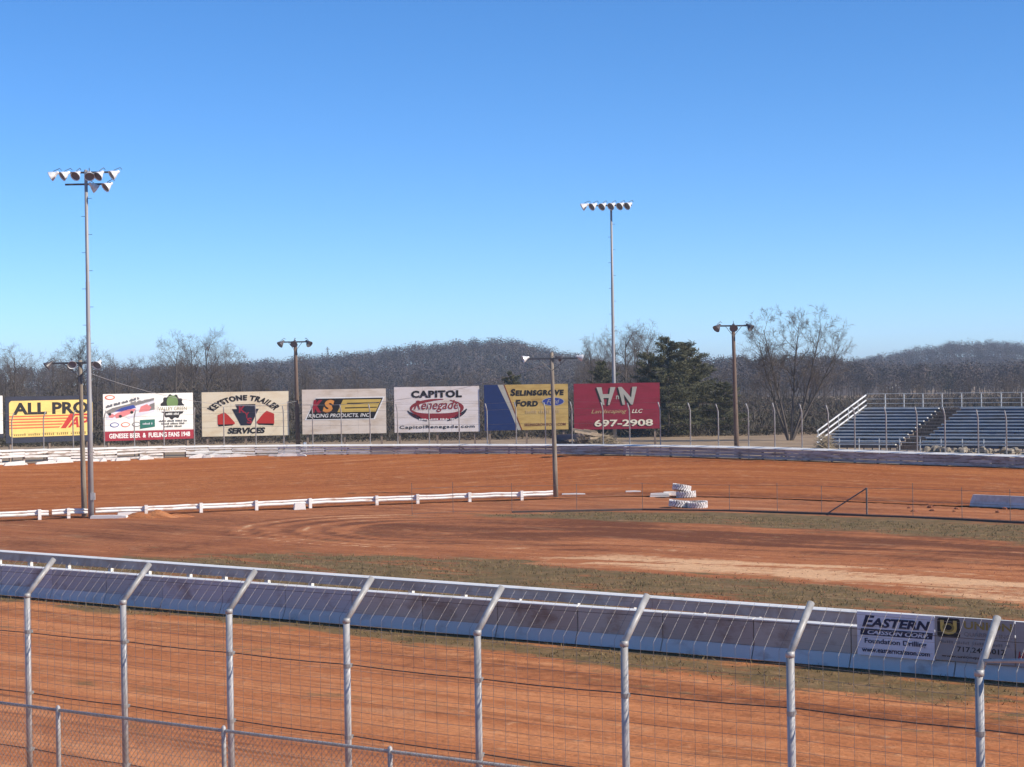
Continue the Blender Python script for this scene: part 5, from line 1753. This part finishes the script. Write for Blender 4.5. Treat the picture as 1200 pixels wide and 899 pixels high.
# dark stump on the wall foot near the wooden pole
p = behind(354, 0.9, 1.5)
mb = MB().lathe([(0.0, 0.0), (0.13, 0.0), (0.13, 0.9), (0.09, 1.0), (0.0, 1.02)], 10)
tag(mb.build('white_bollard', M['white'], True and None, True, world=False, loc=p), 'short white bollard at the foot of the brown wooden light pole', 'bollard')

# --- far things on the hills
def house(px, py, Y, w, d, h, label):
    """py: pixel row of the roof ridge"""
    p = at(px, py, Y)
    p.z -= h + w * 0.26
    rt = empty('house', p[:], 0.4)
    tag(rt, label, 'house')
    mb = MB().box((0, 0, h / 2), (w, d, h))
    link_mesh('wall', mb.mesh('wall', P['white']), rt)
    mb = MB().slab([(-w * 0.54, h - 0.1), (w * 0.54, h - 0.1), (0, h + w * 0.26)], -d * 0.53, d * 0.53)
    link_mesh('roof', mb.mesh('roof', P['grey']), rt)
    for x in (-w * 0.25, w * 0.25):
        mb = MB().box((x, -d / 2 - 0.05, h * 0.75), (0.8, 0.12, 1.2))
        link_mesh('window', mb.mesh('window', P['black']), rt)
house(280, 434.5, 790, 4.2, 4, 5.5, 'small white house among the trees on the low rise')
house(1045, 435.5, 660, 4.6, 4, 5.0, 'pale farm building on the far slope above the bleachers end')
house(1133, 431.5, 980, 6.5, 5, 6.0, 'low white farm building in the woods above the bleachers')
# lattice mast on the skyline
p = at(384, 420, 1010)
rt = empty('lattice_mast', p[:])
tag(rt, 'thin lattice mast standing on the wooded skyline', 'mast')
mb = MB()
for sx, sy in ((-1, -1), (1, -1), (1, 1), (-1, 1)):
    mb.tube([(sx * 0.7, sy * 0.7, -9), (sx * 0.22, sy * 0.22, 6.4)], 0.12, 4)
for k in range(9):
    z0, z1 = -6 + k * 1.3, -6 + (k + 1) * 1.3
    w0 = 0.7 - 0.48 * (z0 + 9) / 15.4; w1 = 0.7 - 0.48 * (z1 + 9) / 15.4
    mb.tube([(-w0, -w0, z0), (w1, -w1, z1)], 0.07, 3); mb.tube([(w0, -w0, z0), (-w1, -w1, z1)], 0.07, 3)
link_mesh('frame', mb.mesh('frame', M['dark_metal']), rt)
mb = MB().tube([(-1.3, 0, 5.2), (1.3, 0, 5.2)], 0.10, 4)
link_mesh('crossarm', mb.mesh('crossarm', M['dark_metal']), rt)

# --- air: pale even haze over everything
HAZE = 0.00025
if HAZE > 0:
    m = bpy.data.materials.new('haze')
    m.use_nodes = True
    nt = m.node_tree
    for n in list(nt.nodes): nt.nodes.remove(n)
    out = nt.nodes.new('ShaderNodeOutputMaterial')
    pv = nt.nodes.new('ShaderNodeVolumePrincipled')
    pv.inputs['Color'].default_value = (0.72, 0.84, 1.0, 1)
    pv.inputs['Density'].default_value = HAZE
    pv.inputs['Anisotropy'].default_value = 0.0
    nt.links.new(pv.outputs[0], out.inputs['Volume'])
    mb = MB().box((0, 1950, 33), (9400, 5300, 70))
    tag(mb.build('haze', m), kind='stuff')
